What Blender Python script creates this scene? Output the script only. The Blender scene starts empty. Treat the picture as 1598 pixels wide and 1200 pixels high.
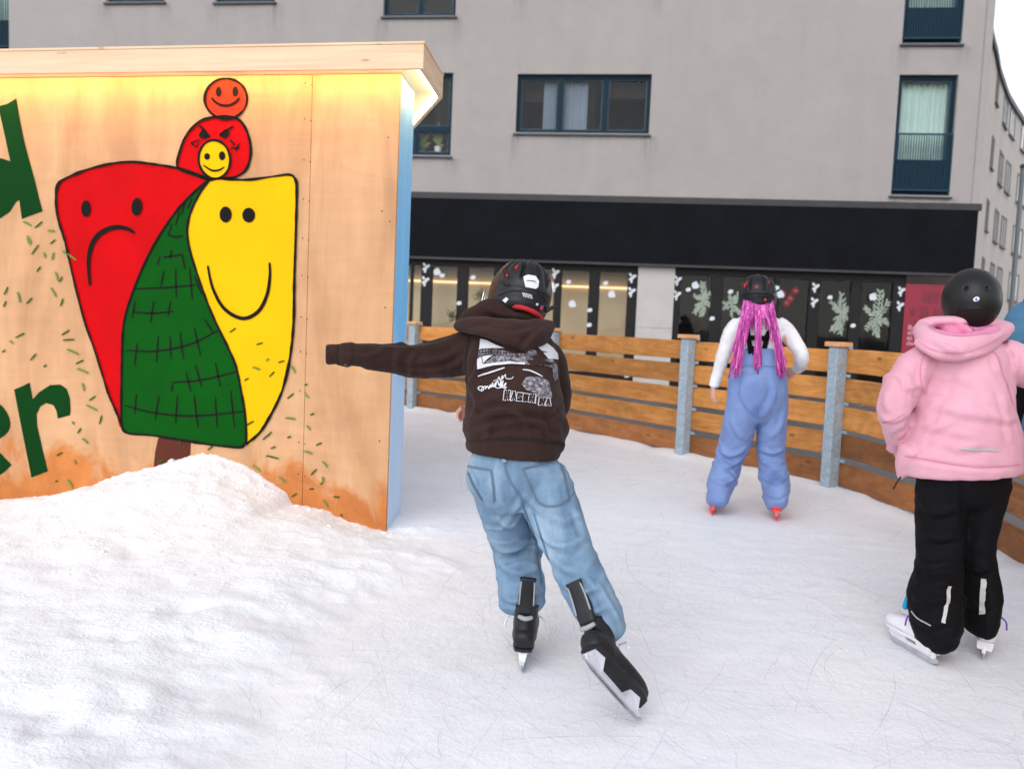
import bpy, bmesh, math, random
from mathutils import Vector, Matrix, noise
from mathutils.bvhtree import BVHTree
from mathutils.geometry import tessellate_polygon
random.seed(7)
V = Vector
scene = bpy.context.scene
COL = scene.collection

# ------------------------------------------------------------------ camera
FPX, CAM_H = 1330.0, 1.17            # focal length in photo pixels, eye height
PITCH, ROLL = math.atan(97.5 / FPX), 0.0425
FW = V((0, math.cos(PITCH), -math.sin(PITCH)))
_u0 = V((0, math.sin(PITCH), math.cos(PITCH)))
RT = V((1, 0, 0)) * math.cos(ROLL) + _u0 * math.sin(ROLL)
UP = _u0 * math.cos(ROLL) - V((1, 0, 0)) * math.sin(ROLL)
CP = V((0, 0, CAM_H))

def ray(x, y):
    return FW + RT * ((x - 799) / FPX) - UP * ((y - 600) / FPX)
def at(x, y, Y):                      # world point seen at photo pixel (x, y) at world depth Y
    d = ray(x, y)
    return CP + d * (Y / d.y)
def gnd(x, y, z=0.0):                 # world point on the level z
    d = ray(x, y)
    return CP + d * ((z - CAM_H) / d.z)
def on_plane(x, y, p0, n):
    d = ray(x, y)
    return CP + d * ((p0 - CP).dot(n) / d.dot(n))

cam_d = bpy.data.cameras.new('camera')
cam = bpy.data.objects.new('camera', cam_d)
COL.objects.link(cam)
m = Matrix.Identity(4)
for i in range(3):
    m[i][0] = RT[i]; m[i][1] = UP[i]; m[i][2] = -FW[i]; m[i][3] = CP[i]
cam.matrix_world = m
cam_d.sensor_width = 36.0
cam_d.lens = 36.0 * FPX / 1598.0
cam_d.clip_start = 0.05
cam_d.clip_end = 2000
scene.camera = cam
cam_d.dof.use_dof = True; cam_d.dof.focus_distance = 2.95; cam_d.dof.aperture_fstop = 3.6

# ------------------------------------------------------------------ light
scene.view_settings.view_transform = 'Standard'
scene.view_settings.look = 'None'
scene.view_settings.exposure = 0
SUN_EL, SUN_AZ = math.radians(38), math.radians(205)     # high, behind the camera to the left, through cloud
w = bpy.data.worlds.new('World'); scene.world = w
w.use_nodes = True
nt = w.node_tree
sky = nt.nodes.new('ShaderNodeTexSky'); sky.sky_type = 'NISHITA'; sky.sun_disc = False
sky.sun_elevation = SUN_EL; sky.sun_rotation = SUN_AZ
sky.air_density = 1.0; sky.dust_density = 1.0; sky.ozone_density = 2.0
hs = nt.nodes.new('ShaderNodeHueSaturation'); hs.inputs['Saturation'].default_value = 0.25; hs.inputs['Value'].default_value = 1.88
nt.links.new(sky.outputs[0], hs.inputs['Color'])
bg = nt.nodes['Background']
nt.links.new(hs.outputs[0], bg.inputs['Color'])
bg.inputs['Strength'].default_value = 0.15
sd = bpy.data.lights.new('sun', 'SUN'); sd.energy = 0.6; sd.angle = math.radians(45); sd.color = (1, 0.98, 0.96)
so = bpy.data.objects.new('sun', sd); COL.objects.link(so)
sdir = V((math.sin(SUN_AZ) * math.cos(SUN_EL), math.cos(SUN_AZ) * math.cos(SUN_EL), math.sin(SUN_EL)))
so.rotation_euler = sdir.to_track_quat('Z', 'Y').to_euler()

# ------------------------------------------------------------------ materials
def lin(r, g, b):
    f = lambda c: (c / 255) / 12.92 if c / 255 <= 0.04045 else ((c / 255 + 0.055) / 1.055) ** 2.4
    return (f(r), f(g), f(b))

class NB:                              # tiny node-tree builder
    def __init__(s, name):
        s.m = bpy.data.materials.new(name); s.m.use_nodes = True
        s.t = s.m.node_tree; s.b = s.t.nodes['Principled BSDF']; s.o = s.t.nodes['Material Output']
    def n(s, kind, **kw):
        nd = s.t.nodes.new('ShaderNode' + kind)
        for k, v in kw.items():
            if k in nd.inputs: nd.inputs[k].default_value = v
            else: setattr(nd, k, v)
        return nd
    def l(s, a, b): s.t.links.new(a, b)
    def coord(s, scale=(1, 1, 1), kind='Object', rot=(0, 0, 0)):
        tc = s.n('TexCoord'); mp = s.n('Mapping')
        mp.inputs['Scale'].default_value = scale; mp.inputs['Rotation'].default_value = rot
        s.l(tc.outputs[kind], mp.inputs['Vector']); return mp.outputs[0]
    def noise(s, vec, scale, detail=4, rough=0.55, dist=0.0):
        nd = s.n('TexNoise'); nd.inputs['Scale'].default_value = scale; nd.inputs['Detail'].default_value = detail
        nd.inputs['Roughness'].default_value = rough; nd.inputs['Distortion'].default_value = dist
        if vec is not None: s.l(vec, nd.inputs['Vector'])
        return nd.outputs[0]
    def ramp(s, fac, stops):
        r = s.n('ValToRGB'); e = r.color_ramp.elements
        while len(e) < len(stops): e.new(0.5)
        for el, (p, c) in zip(e, stops):
            el.position = p; el.color = (c[0], c[1], c[2], 1) if hasattr(c, '__len__') else (c, c, c, 1)
        s.l(fac, r.inputs[0]); return r.outputs[0]
    def mix(s, fac, a, b, mode='MIX'):
        x = s.n('MixRGB', blend_type=mode)
        for sock, v in ((x.inputs[0], fac), (x.inputs[1], a), (x.inputs[2], b)):
            if hasattr(v, 'links'): s.l(v, sock)
            elif hasattr(v, '__len__'): sock.default_value = (v[0], v[1], v[2], 1)
            else: sock.default_value = v
        return x.outputs[0]
    def math(s, op, a, b=0.0, clamp=False):
        x = s.n('Math', operation=op, use_clamp=clamp)
        for sock, v in ((x.inputs[0], a), (x.inputs[1], b)):
            if hasattr(v, 'links'): s.l(v, sock)
            else: sock.default_value = v
        return x.outputs[0]
    def bump(s, h, strength=0.3, dist=0.01, prev=None):
        x = s.n('Bump'); x.inputs['Strength'].default_value = strength; x.inputs['Distance'].default_value = dist
        s.l(h, x.inputs['Height'])
        if prev is not None: s.l(prev, x.inputs['Normal'])
        return x.outputs[0]
    def done(s, col=None, rough=0.6, normal=None, metal=0.0, spec=0.5, **kw):
        if col is not None:
            if hasattr(col, 'links'): s.l(col, s.b.inputs['Base Color'])
            else: s.b.inputs['Base Color'].default_value = (col[0], col[1], col[2], 1)
        if hasattr(rough, 'links'): s.l(rough, s.b.inputs['Roughness'])
        else: s.b.inputs['Roughness'].default_value = rough
        s.b.inputs['Metallic'].default_value = metal
        s.b.inputs['Specular IOR Level'].default_value = spec
        if normal is not None: s.l(normal, s.b.inputs['Normal'])
        for k, v in kw.items(): s.b.inputs[k].default_value = v
        return s.m

def simple(name, c, rough=0.6, var=0.12, scale=8.0, bump=0.15, bscale=60.0, bdist=0.003, metal=0.0, spec=0.5, **kw):
    b = NB(name); co = b.coord()
    n1 = b.noise(co, scale, 5)
    k = b.ramp(n1, [(0.25, 1 - var), (0.75, 1 + var)])
    col = b.mix(1.0, c, k, 'MULTIPLY')
    nm = b.bump(b.noise(co, bscale, 3), bump, bdist) if bump else None
    rg = b.math('ADD', b.math('MULTIPLY', b.noise(co, scale * 2.3, 3), 0.2), max(0.02, rough - 0.1))
    return b.done(col, rg, nm, metal, spec, **kw)

def fabric(name, c, c2=None, weave=700.0, var=0.18, rough=0.9, bump=0.35, sheen=0.1, big=5.0, spec=0.12):
    b = NB(name); co = b.coord()
    n1 = b.noise(co, big, 6, 0.6)
    col = b.mix(b.ramp(n1, [(0.3, 0.0), (0.7, 1.0)]), [x * (1 - var) for x in c], c2 or [x * (1 + var) for x in c])
    fine = b.noise(co, weave, 2)
    col = b.mix(0.25, col, b.ramp(fine, [(0.3, 0.6), (0.7, 1.3)]), 'MULTIPLY')
    nm = b.bump(fine, bump * 0.6, 0.0012)
    nm = b.bump(b.noise(co, 60, 4, 0.6, 0.6), bump * .6, 0.004, nm)
    return b.done(col, rough, nm, 0.0, spec, **{'Sheen Weight': sheen, 'Sheen Roughness': 0.5})

M = {}
def denim():
    b = NB('washed_denim'); co = b.coord()
    big = b.noise(b.coord((8, 8, 3.2)), 1.0, 6, 0.62, 0.5)
    col = b.ramp(big, [(0.25, lin(88, 114, 144)), (0.5, lin(118, 144, 168)), (0.72, lin(156, 176, 193))])
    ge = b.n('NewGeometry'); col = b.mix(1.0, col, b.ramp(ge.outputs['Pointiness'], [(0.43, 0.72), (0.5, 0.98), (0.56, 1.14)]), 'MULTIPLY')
    th = b.noise(b.coord((900, 900, 60)), 1.0, 2)
    col = b.mix(0.45, col, b.ramp(th, [(0.3, 0.65), (0.7, 1.25)]), 'MULTIPLY')
    nm = b.bump(th, 0.2, 0.001); nm = b.bump(b.noise(co, 70, 4, 0.6, 0.8), 0.3, 0.004, nm)
    return b.done(col, 0.9, nm, 0, 0.15)
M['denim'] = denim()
M['denim_dark'] = fabric('dark_denim_seam', lin(82, 120, 156))  # darker blue for the lines along the seams
M['stitch'] = fabric('tan_stitching', lin(128, 118, 112), bump=0.2)
M['hoodie'] = fabric('brown_fleece', lin(48, 33, 31), lin(60, 43, 39), weave=500, sheen=0.06, spec=0.08)
M['pinkcloth'] = fabric('pink_shell_fabric', lin(214, 154, 171), lin(222, 167, 183), var=0.05, rough=0.7, bump=0.3)
M['pinkdark'] = fabric('pink_lining', lin(208, 122, 158), lin(216, 136, 170), var=0.05, rough=0.75)
M['blackcloth'] = fabric('black_ski_fabric', lin(11, 10, 13), lin(17, 16, 19), rough=0.75, bump=0.4, sheen=0.0, spec=0.12)
M['bluepants'] = fabric('periwinkle_ski_fabric', lin(116, 138, 188), lin(130, 152, 200), var=0.1, rough=0.75)
M['blueshade'] = fabric('shaded_periwinkle_fabric', lin(84, 112, 176), lin(92, 122, 186), var=0.1, rough=0.6)  # darker periwinkle for shading painted on the trousers
M['knit'] = fabric('white_ribbed_knit', lin(222, 218, 220), lin(238, 236, 238), weave=260, rough=0.95)
M['teal'] = fabric('blue_fleece', lin(66, 108, 138), lin(78, 120, 150), rough=0.9)
M['skin'] = simple('skin', lin(214, 160, 140), 0.5, 0.08, 14, 0.1, 220, 0.001, **{'Subsurface Weight': 0.1})
M['hair_dark'] = simple('dark_brown_hair', lin(30, 20, 18), 0.6, 0.3, 90, 0.4, 200, spec=.2)
def pink_hair():
    b = NB('magenta_braids'); co = b.coord()
    n1 = b.noise(b.coord((75, 75, 6)), 1.0, 4)
    col = b.ramp(n1, [(0.25, lin(140, 30, 118)), (0.45, lin(192, 70, 160)), (0.62, lin(212, 112, 184)), (0.8, lin(224, 170, 206))])
    at_ = b.n('Attribute'); at_.attribute_name = 'tone'
    col = b.mix(0.85, col, b.ramp(at_.outputs['Fac'], [(0.0, (.45, .32, .42)), (0.5, (1, 1, 1)), (1.0, (1.45, 2.2, 1.5))]), 'MULTIPLY')
    return b.done(col, 0.7, b.bump(b.noise(b.coord((30, 30, 240)), 1.0, 2), 0.6, 0.004), 0, 0.2)
M['pinkhair'] = pink_hair()
M['helmet'] = simple('black_helmet_shell', (0.009, 0.009, 0.011), 0.42, 0.2, 9, 0.12, 420, 0.0006, spec=0.35)
M['helmet_gloss'] = simple('smooth_black_shell', (0.008, 0.008, 0.009), 0.42, 0.2, 9, 0.06, 420, 0.0005, spec=0.35)
M['blackplastic'] = simple('black_plastic', (0.012, 0.012, 0.014), 0.45, 0.3, 20, 0.2, 160, 0.001, spec=0.3)
M['deepblack'] = simple('vent_black', (0.004, 0.004, 0.004), 0.9, 0.1, 20, 0)
M['redpad'] = simple('red_foam_pad', lin(176, 22, 30), 0.7, 0.1, 20, 0.2)
M['whitedecal'] = simple('white_sticker_print', lin(212, 214, 220), 0.5, 0.06, 60, 0)
M['blueprint'] = simple('blue_print', lin(60, 80, 170), 0.5, 0.05, 30, 0)
M['redprint'] = simple('red_print', lin(200, 60, 70), 0.5, 0.05, 30, 0)
M['steel'] = simple('skate_steel', (0.62, 0.64, 0.67), 0.22, 0.1, 30, 0.05, 300, 0.0005, metal=1.0)
M['greyplastic'] = simple('silver_grey_plastic', lin(150, 152, 156), 0.35, 0.1, 30, 0.05)
M['holder'] = simple('white_blade_holder', lin(214, 218, 226), 0.4, 0.06, 30, 0.05)
M['whiteboot'] = simple('white_skate_leather', lin(224, 222, 228), 0.45, 0.06, 25, 0.2, 120, 0.001)
M['coral'] = simple('coral_plastic', lin(240, 70, 78), 0.4, 0.08, 25, 0.1)
M['purplelace'] = fabric('purple_laces', lin(110, 60, 165))
M['cyan'] = fabric('cyan_sock', lin(45, 160, 215))
M['reflect'] = simple('reflective_strip', lin(178, 174, 172), 0.4, 0.08, 50, 0.1)
M['print_white'] = fabric('white_fabric_print', lin(205, 204, 210), var=0.06, rough=0.8, bump=0.2, sheen=0)
def mottled():
    b = NB('mottled_grey_print'); co = b.coord()
    n1 = b.noise(co, 75, 6, 0.75, 0.5)
    col = b.ramp(n1, [(0.36, lin(56, 42, 40)), (0.5, lin(108, 104, 110)), (0.66, lin(186, 186, 194))])
    return b.done(col, 0.85, None, 0, 0.2)
M['print_grey'] = mottled()

# ------------------------------------------------------------------ mesh helpers
class MB:
    def __init__(s): s.v = []; s.f = []
    def add(s, verts, faces):
        k = len(s.v); s.v += [V(p) for p in verts]; s.f += [tuple(i + k for i in f) for f in faces]; return s
    def box(s, o, ax, ay, az):          # box from a corner and three edge vectors
        o, ax, ay, az = V(o), V(ax), V(ay), V(az)
        p = [o, o + ax, o + ax + ay, o + ay]; p += [q + az for q in p]
        fs = [(0, 3, 2, 1), (4, 5, 6, 7), (0, 1, 5, 4), (1, 2, 6, 5), (2, 3, 7, 6), (3, 0, 4, 7)]
        if ax.cross(ay).dot(az) < 0: fs = [tuple(reversed(f)) for f in fs]
        return s.add(p, fs)
    def cbox(s, c, sx, sy, sz, R=None):
        R = R or Matrix.Identity(3); ax, ay, az = R.col[0] * sx, R.col[1] * sy, R.col[2] * sz
        return s.box(V(c) - (ax + ay + az) / 2, ax, ay, az)
    def quad(s, a, b, c, d): return s.add([a, b, c, d], [(0, 1, 2, 3)])
    def prism(s, poly, ext):            # closed planar polygon extruded by ext
        n = len(poly); p = [V(q) for q in poly] + [V(q) + V(ext) for q in poly]
        return s.add(p, [tuple(range(n - 1, -1, -1)), tuple(range(n, 2 * n))] + [(i, (i + 1) % n, n + (i + 1) % n, n + i) for i in range(n)])
    def ball(s, c, R, a, b, d, nu=16, nv=10):
        vs = []; fs = []
        for j in range(1, nv):
            t = math.pi * j / nv
            for i in range(nu):
                u = 2 * math.pi * i / nu
                vs.append(V(c) + R @ V((a * math.sin(t) * math.cos(u), b * math.sin(t) * math.sin(u), d * math.cos(t))))
        vs.append(V(c) + R @ V((0, 0, d))); vs.append(V(c) - R @ V((0, 0, d)))
        T, Bm = len(vs) - 2, len(vs) - 1
        for j in range(nv - 2):
            for i in range(nu):
                i2 = (i + 1) % nu
                fs.append((j * nu + i, (j + 1) * nu + i, (j + 1) * nu + i2, j * nu + i2))
        for i in range(nu):
            i2 = (i + 1) % nu
            fs.append((T, i, i2)); fs.append((Bm, (nv - 2) * nu + i2, (nv - 2) * nu + i))
        return s.add(vs, fs)
    def loft(s, pts, n=18, sub=5, cap='round', ex=2.0):
        """pts: (pos, ra, rb[, side]) -- smooth tube through elliptical sections; ra lies along side"""
        P = [(V(p[0]), p[1], p[2], V(p[3]) if len(p) > 3 and p[3] is not None else None) for p in pts]
        def cr(a, b, c, d, t): return 0.5 * ((2 * b) + (c - a) * t + (2 * a - 5 * b + 4 * c - d) * t * t + (3 * b - a - 3 * c + d) * t ** 3)
        S = []
        for i in range(len(P) - 1):
            p0, p1, p2, p3 = P[max(i - 1, 0)], P[i], P[i + 1], P[min(i + 2, len(P) - 1)]
            for k in range(sub):
                t = k / sub
                sd = None
                if p1[3] is not None and p2[3] is not None: sd = p1[3].lerp(p2[3], t)
                elif p1[3] is not None: sd = p1[3]
                S.append((cr(p0[0], p1[0], p2[0], p3[0], t), max(cr(p0[1], p1[1], p2[1], p3[1], t), 1e-4), max(cr(p0[2], p1[2], p2[2], p3[2], t), 1e-4), sd))
        S.append(P[-1])
        tg = [(S[min(i + 1, len(S) - 1)][0] - S[max(i - 1, 0)][0]).normalized() for i in range(len(S))]
        if cap == 'round':
            a, b = S[0], S[-1]
            ra, rb = min(a[1], a[2]), min(b[1], b[2])
            pre = [(a[0] - tg[0] * ra * h, a[1] * k, a[2] * k, a[3]) for h, k in ((0.42, 0.42), (0.3, 0.75))]
            post = [(b[0] + tg[-1] * rb * h, b[1] * k, b[2] * k, b[3]) for h, k in ((0.3, 0.75), (0.42, 0.42))]
            S = pre + S + post; tg = [tg[0]] * 2 + tg + [tg[-1]] * 2
        vs = []; side = None
        for q, t in zip(S, tg):
            sd = q[3] if q[3] is not None else (side if side is not None else (V((1, 0, 0)) if abs(t.x) < 0.8 else V((0, 0, 1))))
            sd = (sd - t * sd.dot(t)).normalized(); side = sd
            up = t.cross(sd)
            for i in range(n):
                u = 2 * math.pi * i / n; cu, su = math.cos(u), math.sin(u)
                cu = math.copysign(abs(cu) ** (2 / ex), cu); su = math.copysign(abs(su) ** (2 / ex), su)
                vs.append(q[0] + sd * q[1] * cu + up * q[2] * su)
        fs = []
        for j in range(len(S) - 1):
            for i in range(n):
                i2 = (i + 1) % n
                fs.append((j * n + i, j * n + i2, (j + 1) * n + i2, (j + 1) * n + i))
        fs.append(tuple(range(n - 1, -1, -1))); fs.append(tuple((len(S) - 1) * n + i for i in range(n)))
        return s.add(vs, fs)
    def tube(s, pts, r, n=8, sub=4, cap='flat'):
        return s.loft([(p, r, r) for p in pts], n, sub, cap)
    def mesh(s, name):
        me = bpy.data.meshes.new(name); me.from_pydata(s.v, [], s.f); me.update(); return me
    def build(s, name, mat, parent=None, smooth=False, auto=None):
        return link(name, s.mesh(name), mat, parent, smooth, auto)

def worldloc(o):
    p = V((0, 0, 0))
    while o is not None: p += o.location; o = o.parent
    return p
def link(name, me, mat, parent=None, smooth=False, auto=None):
    if parent is not None:
        off = worldloc(parent)
        for v in me.vertices: v.co -= off
    if isinstance(mat, str): mat = M[mat]
    me.materials.append(mat)
    if smooth:
        me.polygons.foreach_set('use_smooth', [True] * len(me.polygons))
        if auto:
            bm = bmesh.new(); bm.from_mesh(me)
            for e in bm.edges:
                if len(e.link_faces) == 2 and e.calc_face_angle(0) > math.radians(auto): e.smooth = False
            bm.to_mesh(me); bm.free()
    me.update()
    o = bpy.data.objects.new(name, me); COL.objects.link(o)
    if parent is not None: o.parent = parent
    return o
def tag(o, label=None, cat=None, group=None, kind=None):
    if label: o['label'] = label
    if cat: o['category'] = cat
    if group: o['group'] = group
    if kind: o['kind'] = kind
    return o
def empty(name, loc, label, cat, group=None):
    o = bpy.data.objects.new(name, None); COL.objects.link(o); o.location = loc; o.empty_display_size = 0.2
    return tag(o, label, cat, group)
def copy_tree(o, parent=None):
    c = o.copy(); COL.objects.link(c); c.parent = parent
    for ch in [x for x in bpy.data.objects if x.parent == o]: copy_tree(ch, c)
    return c

def union(mb, voxel, smooth=4, wr=(), fine=0.0):
    """one continuous surface out of overlapping closed shapes, then cloth folds along the given bones"""
    me = mb.mesh('tmp'); o = bpy.data.objects.new('tmp', me); COL.objects.link(o)
    md = o.modifiers.new('r', 'REMESH'); md.mode = 'VOXEL'; md.voxel_size = voxel
    sm = o.modifiers.new('s', 'SMOOTH'); sm.iterations = smooth; sm.factor = 0.5
    dg = bpy.context.evaluated_depsgraph_get(); dg.update()
    out = bpy.data.meshes.new_from_object(o.evaluated_get(dg))
    bpy.data.objects.remove(o); bpy.data.meshes.remove(me)
    if wr or fine:
        nrm = [v.normal.copy() for v in out.vertices]
        for v, nn in zip(out.vertices, nrm):
            d = 0.0; p = v.co
            for (a, b, R, amp, fa, fb, seed, warp) in wr:
                ax = b - a; L = ax.length; ax = ax / L
                q = p - a; t = q.dot(ax)
                if t < -0.05 or t > L + 0.05: continue
                rad = q - ax * t
                if rad.length > R: continue
                wgt = min(1, (t + 0.05) / 0.08, (L + 0.05 - t) / 0.08)
                s0 = V((seed, seed * 1.7, -seed))
                wv = noise.noise(p * 6 + s0) * warp * .7
                sh_ = (rad.x * math.sin(seed) + rad.z * math.cos(seed * 1.3)) * 5.0
                if amp > 0:                                     # narrow raised folds that start and die out
                    nv = noise.noise(V((t * fa * 1.15 + wv + sh_, rad.x * fb + seed, rad.z * fb + rad.y * fb * 0.7)))
                    rg = max(0.0, 1 - 3.3 * abs(nv)); rg = rg * rg * (3 - 2 * rg)
                    md = min(1.0, max(0.1, 0.55 + 1.1 * noise.noise(p * 5.5 - s0)))
                    nv2 = noise.noise(V((t * fa * 2.3 - sh_ * 1.4 + wv, rad.x * fb * 1.6 - seed, rad.z * fb * 1.6)))
                    r2 = max(0.0, 1 - 4.0 * abs(nv2))
                    d += amp * .72 * wgt * (rg * md + .28 * r2 * r2 * (1 - md) - .30)
                else:
                    nv = noise.noise(V((t * fa + wv, rad.x * fb + seed, rad.z * fb + rad.y * fb * 0.7)))
                    d += -amp * wgt * nv
            if fine: d += fine * noise.noise(p * 22)
            v.co = p + nn * d
        out.update()
    return out

# ------------------------------------------------------------------ flat shapes in photo pixels laid onto real surfaces
def smooth_px(pts, closed=True, k=6):
    n = len(pts); out = []
    rng = n if closed else n - 1
    for i in range(rng):
        g = (lambda j: pts[j % n]) if closed else (lambda j: pts[min(max(j, 0), n - 1)])
        p0, p1, p2, p3 = g(i - 1), g(i), g(i + 1), g(i + 2)
        for q in range(k):
            t = q / k
            out.append(tuple(0.5 * ((2 * p1[c]) + (p2[c] - p0[c]) * t + (2 * p0[c] - 5 * p1[c] + 4 * p2[c] - p3[c]) * t * t + (3 * p1[c] - p0[c] - 3 * p2[c] + p3[c]) * t ** 3) for c in (0, 1)))
    if not closed: out.append(tuple(pts[-1]))
    return out
def ellipse_px(cx, cy, rx, ry, rot=0.0, n=24):
    c, s_ = math.cos(rot), math.sin(rot)
    return [(cx + rx * math.cos(a) * c - ry * math.sin(a) * s_, cy + rx * math.cos(a) * s_ + ry * math.sin(a) * c) for a in [2 * math.pi * i / n for i in range(n)]]
class Flat:                            # collects 2-D polygons and ribbons, maps them with fn(x, y) -> world point
    def __init__(s, fn): s.fn = fn; s.mb = MB()
    def poly(s, pts, maxlen=None):
        if maxlen is None:
            tris = tessellate_polygon([[V((p[0], p[1], 0)) for p in pts]])
            s._emit(pts, [tuple(t) for t in tris]); return s
        bm = bmesh.new()
        vs = [bm.verts.new((p[0], p[1], 0)) for p in pts]
        for t in tessellate_polygon([[V((p[0], p[1], 0)) for p in pts]]):
            try: bm.faces.new([vs[i] for i in t])
            except ValueError: pass
        for _ in range(7):
            es = [e for e in bm.edges if e.calc_length() > maxlen]
            if not es: break
            bmesh.ops.subdivide_edges(bm, edges=es, cuts=1)
            bmesh.ops.triangulate(bm, faces=bm.faces[:])
        bm.verts.index_update()
        s._emit([(v.co.x, v.co.y) for v in bm.verts], [tuple(v.index for v in f.verts) for f in bm.faces])
        bm.free(); return s
    def _emit(s, pts, faces):
        W = [s.fn(p[0], p[1]) for p in pts]
        k = len(s.mb.v); ok = {}
        for i, q in enumerate(W):
            if q is not None: ok[i] = len(s.mb.v); s.mb.v.append(q)
        for f in faces:
            if all(i in ok for i in f):
                a, b, c = (s.mb.v[ok[i]] for i in f[:3])
                nn = (b - a).cross(c - a)
                f2 = tuple(ok[i] for i in f)
                if nn.dot(CP - a) < 0: f2 = tuple(reversed(f2))
                s.mb.f.append(f2)
    def stroke(s, pts, wd, taper=0.0, sm=True, k=6, closed=False, wob=0.0):
        P = smooth_px(pts, closed, k) if sm else list(pts)
        if closed: P.append(P[0])
        L = []; Rr = []; n = len(P)
        for i, p in enumerate(P):
            a, b = P[max(i - 1, 0)], P[min(i + 1, n - 1)]
            dx, dy = b[0] - a[0], b[1] - a[1]; q = math.hypot(dx, dy) or 1
            t = i / max(n - 1, 1); ww = wd / 2 * (1 - taper * (abs(2 * t - 1) ** 2)) * (1 + wob * noise.noise(V((p[0] * .07, p[1] * .07, 3))))
            L.append((p[0] - dy / q * ww, p[1] + dx / q * ww)); Rr.append((p[0] + dy / q * ww, p[1] - dx / q * ww))
        s._emit(L + Rr, [t for i in range(n - 1) for t in ((i, i + 1, n + i + 1), (i, n + i + 1, n + i))])
        return s
    def build(s, name, mat, parent): return s.mb.build(name, mat, parent)
def drape(obj, off):                   # lay pixels on a finished mesh object (real contact with its surface)
    me = obj.data; wl = worldloc(obj)
    bv = BVHTree.FromPolygons([v.co + wl for v in me.vertices], [tuple(p.vertices) for p in me.polygons])
    def fn(x, y):
        d = ray(x, y).normalized()
        h = bv.ray_cast(CP, d)
        if h[0] is None: return None
        nn = h[1] if h[1].dot(d) < 0 else -h[1]
        return h[0] + nn * off - d * off
    return fn
scene.render.engine = 'CYCLES'
cy = scene.cycles
cy.max_bounces = 6; cy.diffuse_bounces = 3; cy.glossy_bounces = 3; cy.transmission_bounces = 4; cy.transparent_max_bounces = 8
cy.caustics_reflective = False; cy.caustics_refractive = False; cy.use_denoising = True
# ================================================================== SETTING
FENCE = [V((-5.0, 12.2, 0)), V((-3.1, 11.55, 0)), V((-1.263, 10.768, 0)), V((0.438, 9.45, 0)), V((1.588, 7.77, 0)), V((2.453, 6.45, 0)),
         V((2.69, 4.98, 0)), V((2.50, 3.35, 0)), V((2.15, 1.6, 0)), V((1.5, -0.3, 0))]
def fence_x(y):
    for a, b in zip(FENCE[:-1], FENCE[1:]):
        if b.y <= y <= a.y: return a.x + (b.x - a.x) * (a.y - y) / (a.y - b.y)
    return FENCE[0].x if y > FENCE[0].y else FENCE[-1].x

# ---- booth plan (front wall, short blue end wall, rear wall running back)
H1 = gnd(602, 825); H2 = V((-0.632, 5.015, 0))
fd = (V((-3.02, 5.08, 0)) - V((H1.x, H1.y, 0))).normalized()       # along the front wall, to the left
H0 = H1 + fd * 4.3
H3 = H2 + V((-0.30, 0.955, 0)).normalized() * 1.9
H4 = H0 + V((0.18, 0.98, 0)) * 2.0
HN = V((fd.y, -fd.x, 0)); HN = HN if HN.y < 0 else -HN              # outward normal of the front wall
HTOP = 2.46

# ---- ice and snow: one continuous surface
def fbm(x, y, s, o=4):
    return noise.fractal(V((x * s, y * s, 3.1)), 0.9, 2.1, o)
SNOWLINE = [(-260, 812), (-120, 806), (0, 793), (50, 783), (100, 770), (150, 757), (190, 740), (245, 726), (300, 712), (335, 707), (375, 722), (420, 752),
            (445, 768), (456, 787), (510, 797), (535, 810), (590, 827), (602, 829)]
SL = []
for (x, y) in SNOWLINE:
    p = on_plane(x, y, H1, HN); SL.append(((p - H1).dot(fd), p.z))
SL.sort()
def wall_snow(s):
    if s <= SL[0][0]: return SL[0][1]
    if s >= SL[-1][0]: return SL[-1][1]
    for (a, za), (b, zb) in zip(SL[:-1], SL[1:]):
        if a <= s <= b: return za + (zb - za) * (s - a) / (b - a)
def sstep(a, b, x):
    t = min(max((x - a) / (b - a), 0), 1); return t * t * (3 - 2 * t)
def surface(x, y):
    p = V((x, y, 0)); q = p - H1; q.z = 0
    s = q.dot(fd); d = q.dot(HN)                       # along wall (left positive), away from wall towards the camera
    bank = 0.0; z = 0.0
    if d > -0.12:
        ends = sstep(-0.42, 0.0, s)
        hw = wall_snow(max(s, 0))
        dd = max(d, 0)
        fall = math.exp(-(dd / (0.45 + 0.25 * max(hw, 0))) ** 1.25)
        z = hw * fall * ends
        broad = sstep(-.45, -1.15, x + .35 * fbm(x, y, 0.9, 3) + .10 * fbm(x, y, 5, 3) - .10 * (y - 3))
        z += 0.075 * broad * sstep(0, 0.5, dd)
        bank = min(1, broad * 1.15 + fall * ends)
        lump = fbm(x, y, 2.4, 4) * 0.011 + fbm(x + 9, y, 7.5, 4) * 0.0065 + (max(0, fbm(x, y + 4, 15, 4)) * 0.016 + abs(fbm(x, y, 30, 2)) * .006) * (.25 + .75 * fall)
        pits = 0.0
        for (cx, cy, r, dp) in PITS:
            rr = ((x - cx) ** 2 + (y - cy) ** 2) / (r * r)
            if rr < 4: pits -= dp * math.exp(-rr * 1.4)
        z += (lump + pits) * bank
        if d < 0.03: z += 0.012 * bank * max(0, noise.noise(V((s * 38, 2, 0)))) 
    z += 0.0022 * fbm(x, y, 9, 3)
    gap = (fence_x(y) + .05 - x) * .75
    z += 0.05 * math.exp(-(max(gap, 0) / .10) ** 2) * (.8 + .5 * fbm(x, y, 3, 2))
    return z, bank
PITS = []
rp = random.Random(5)
for _ in range(60):
    p = gnd(rp.uniform(-60, 640), rp.uniform(860, 1190)); PITS.append((p.x, p.y, rp.uniform(0.03, 0.08), rp.uniform(0.004, 0.016)))
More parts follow.
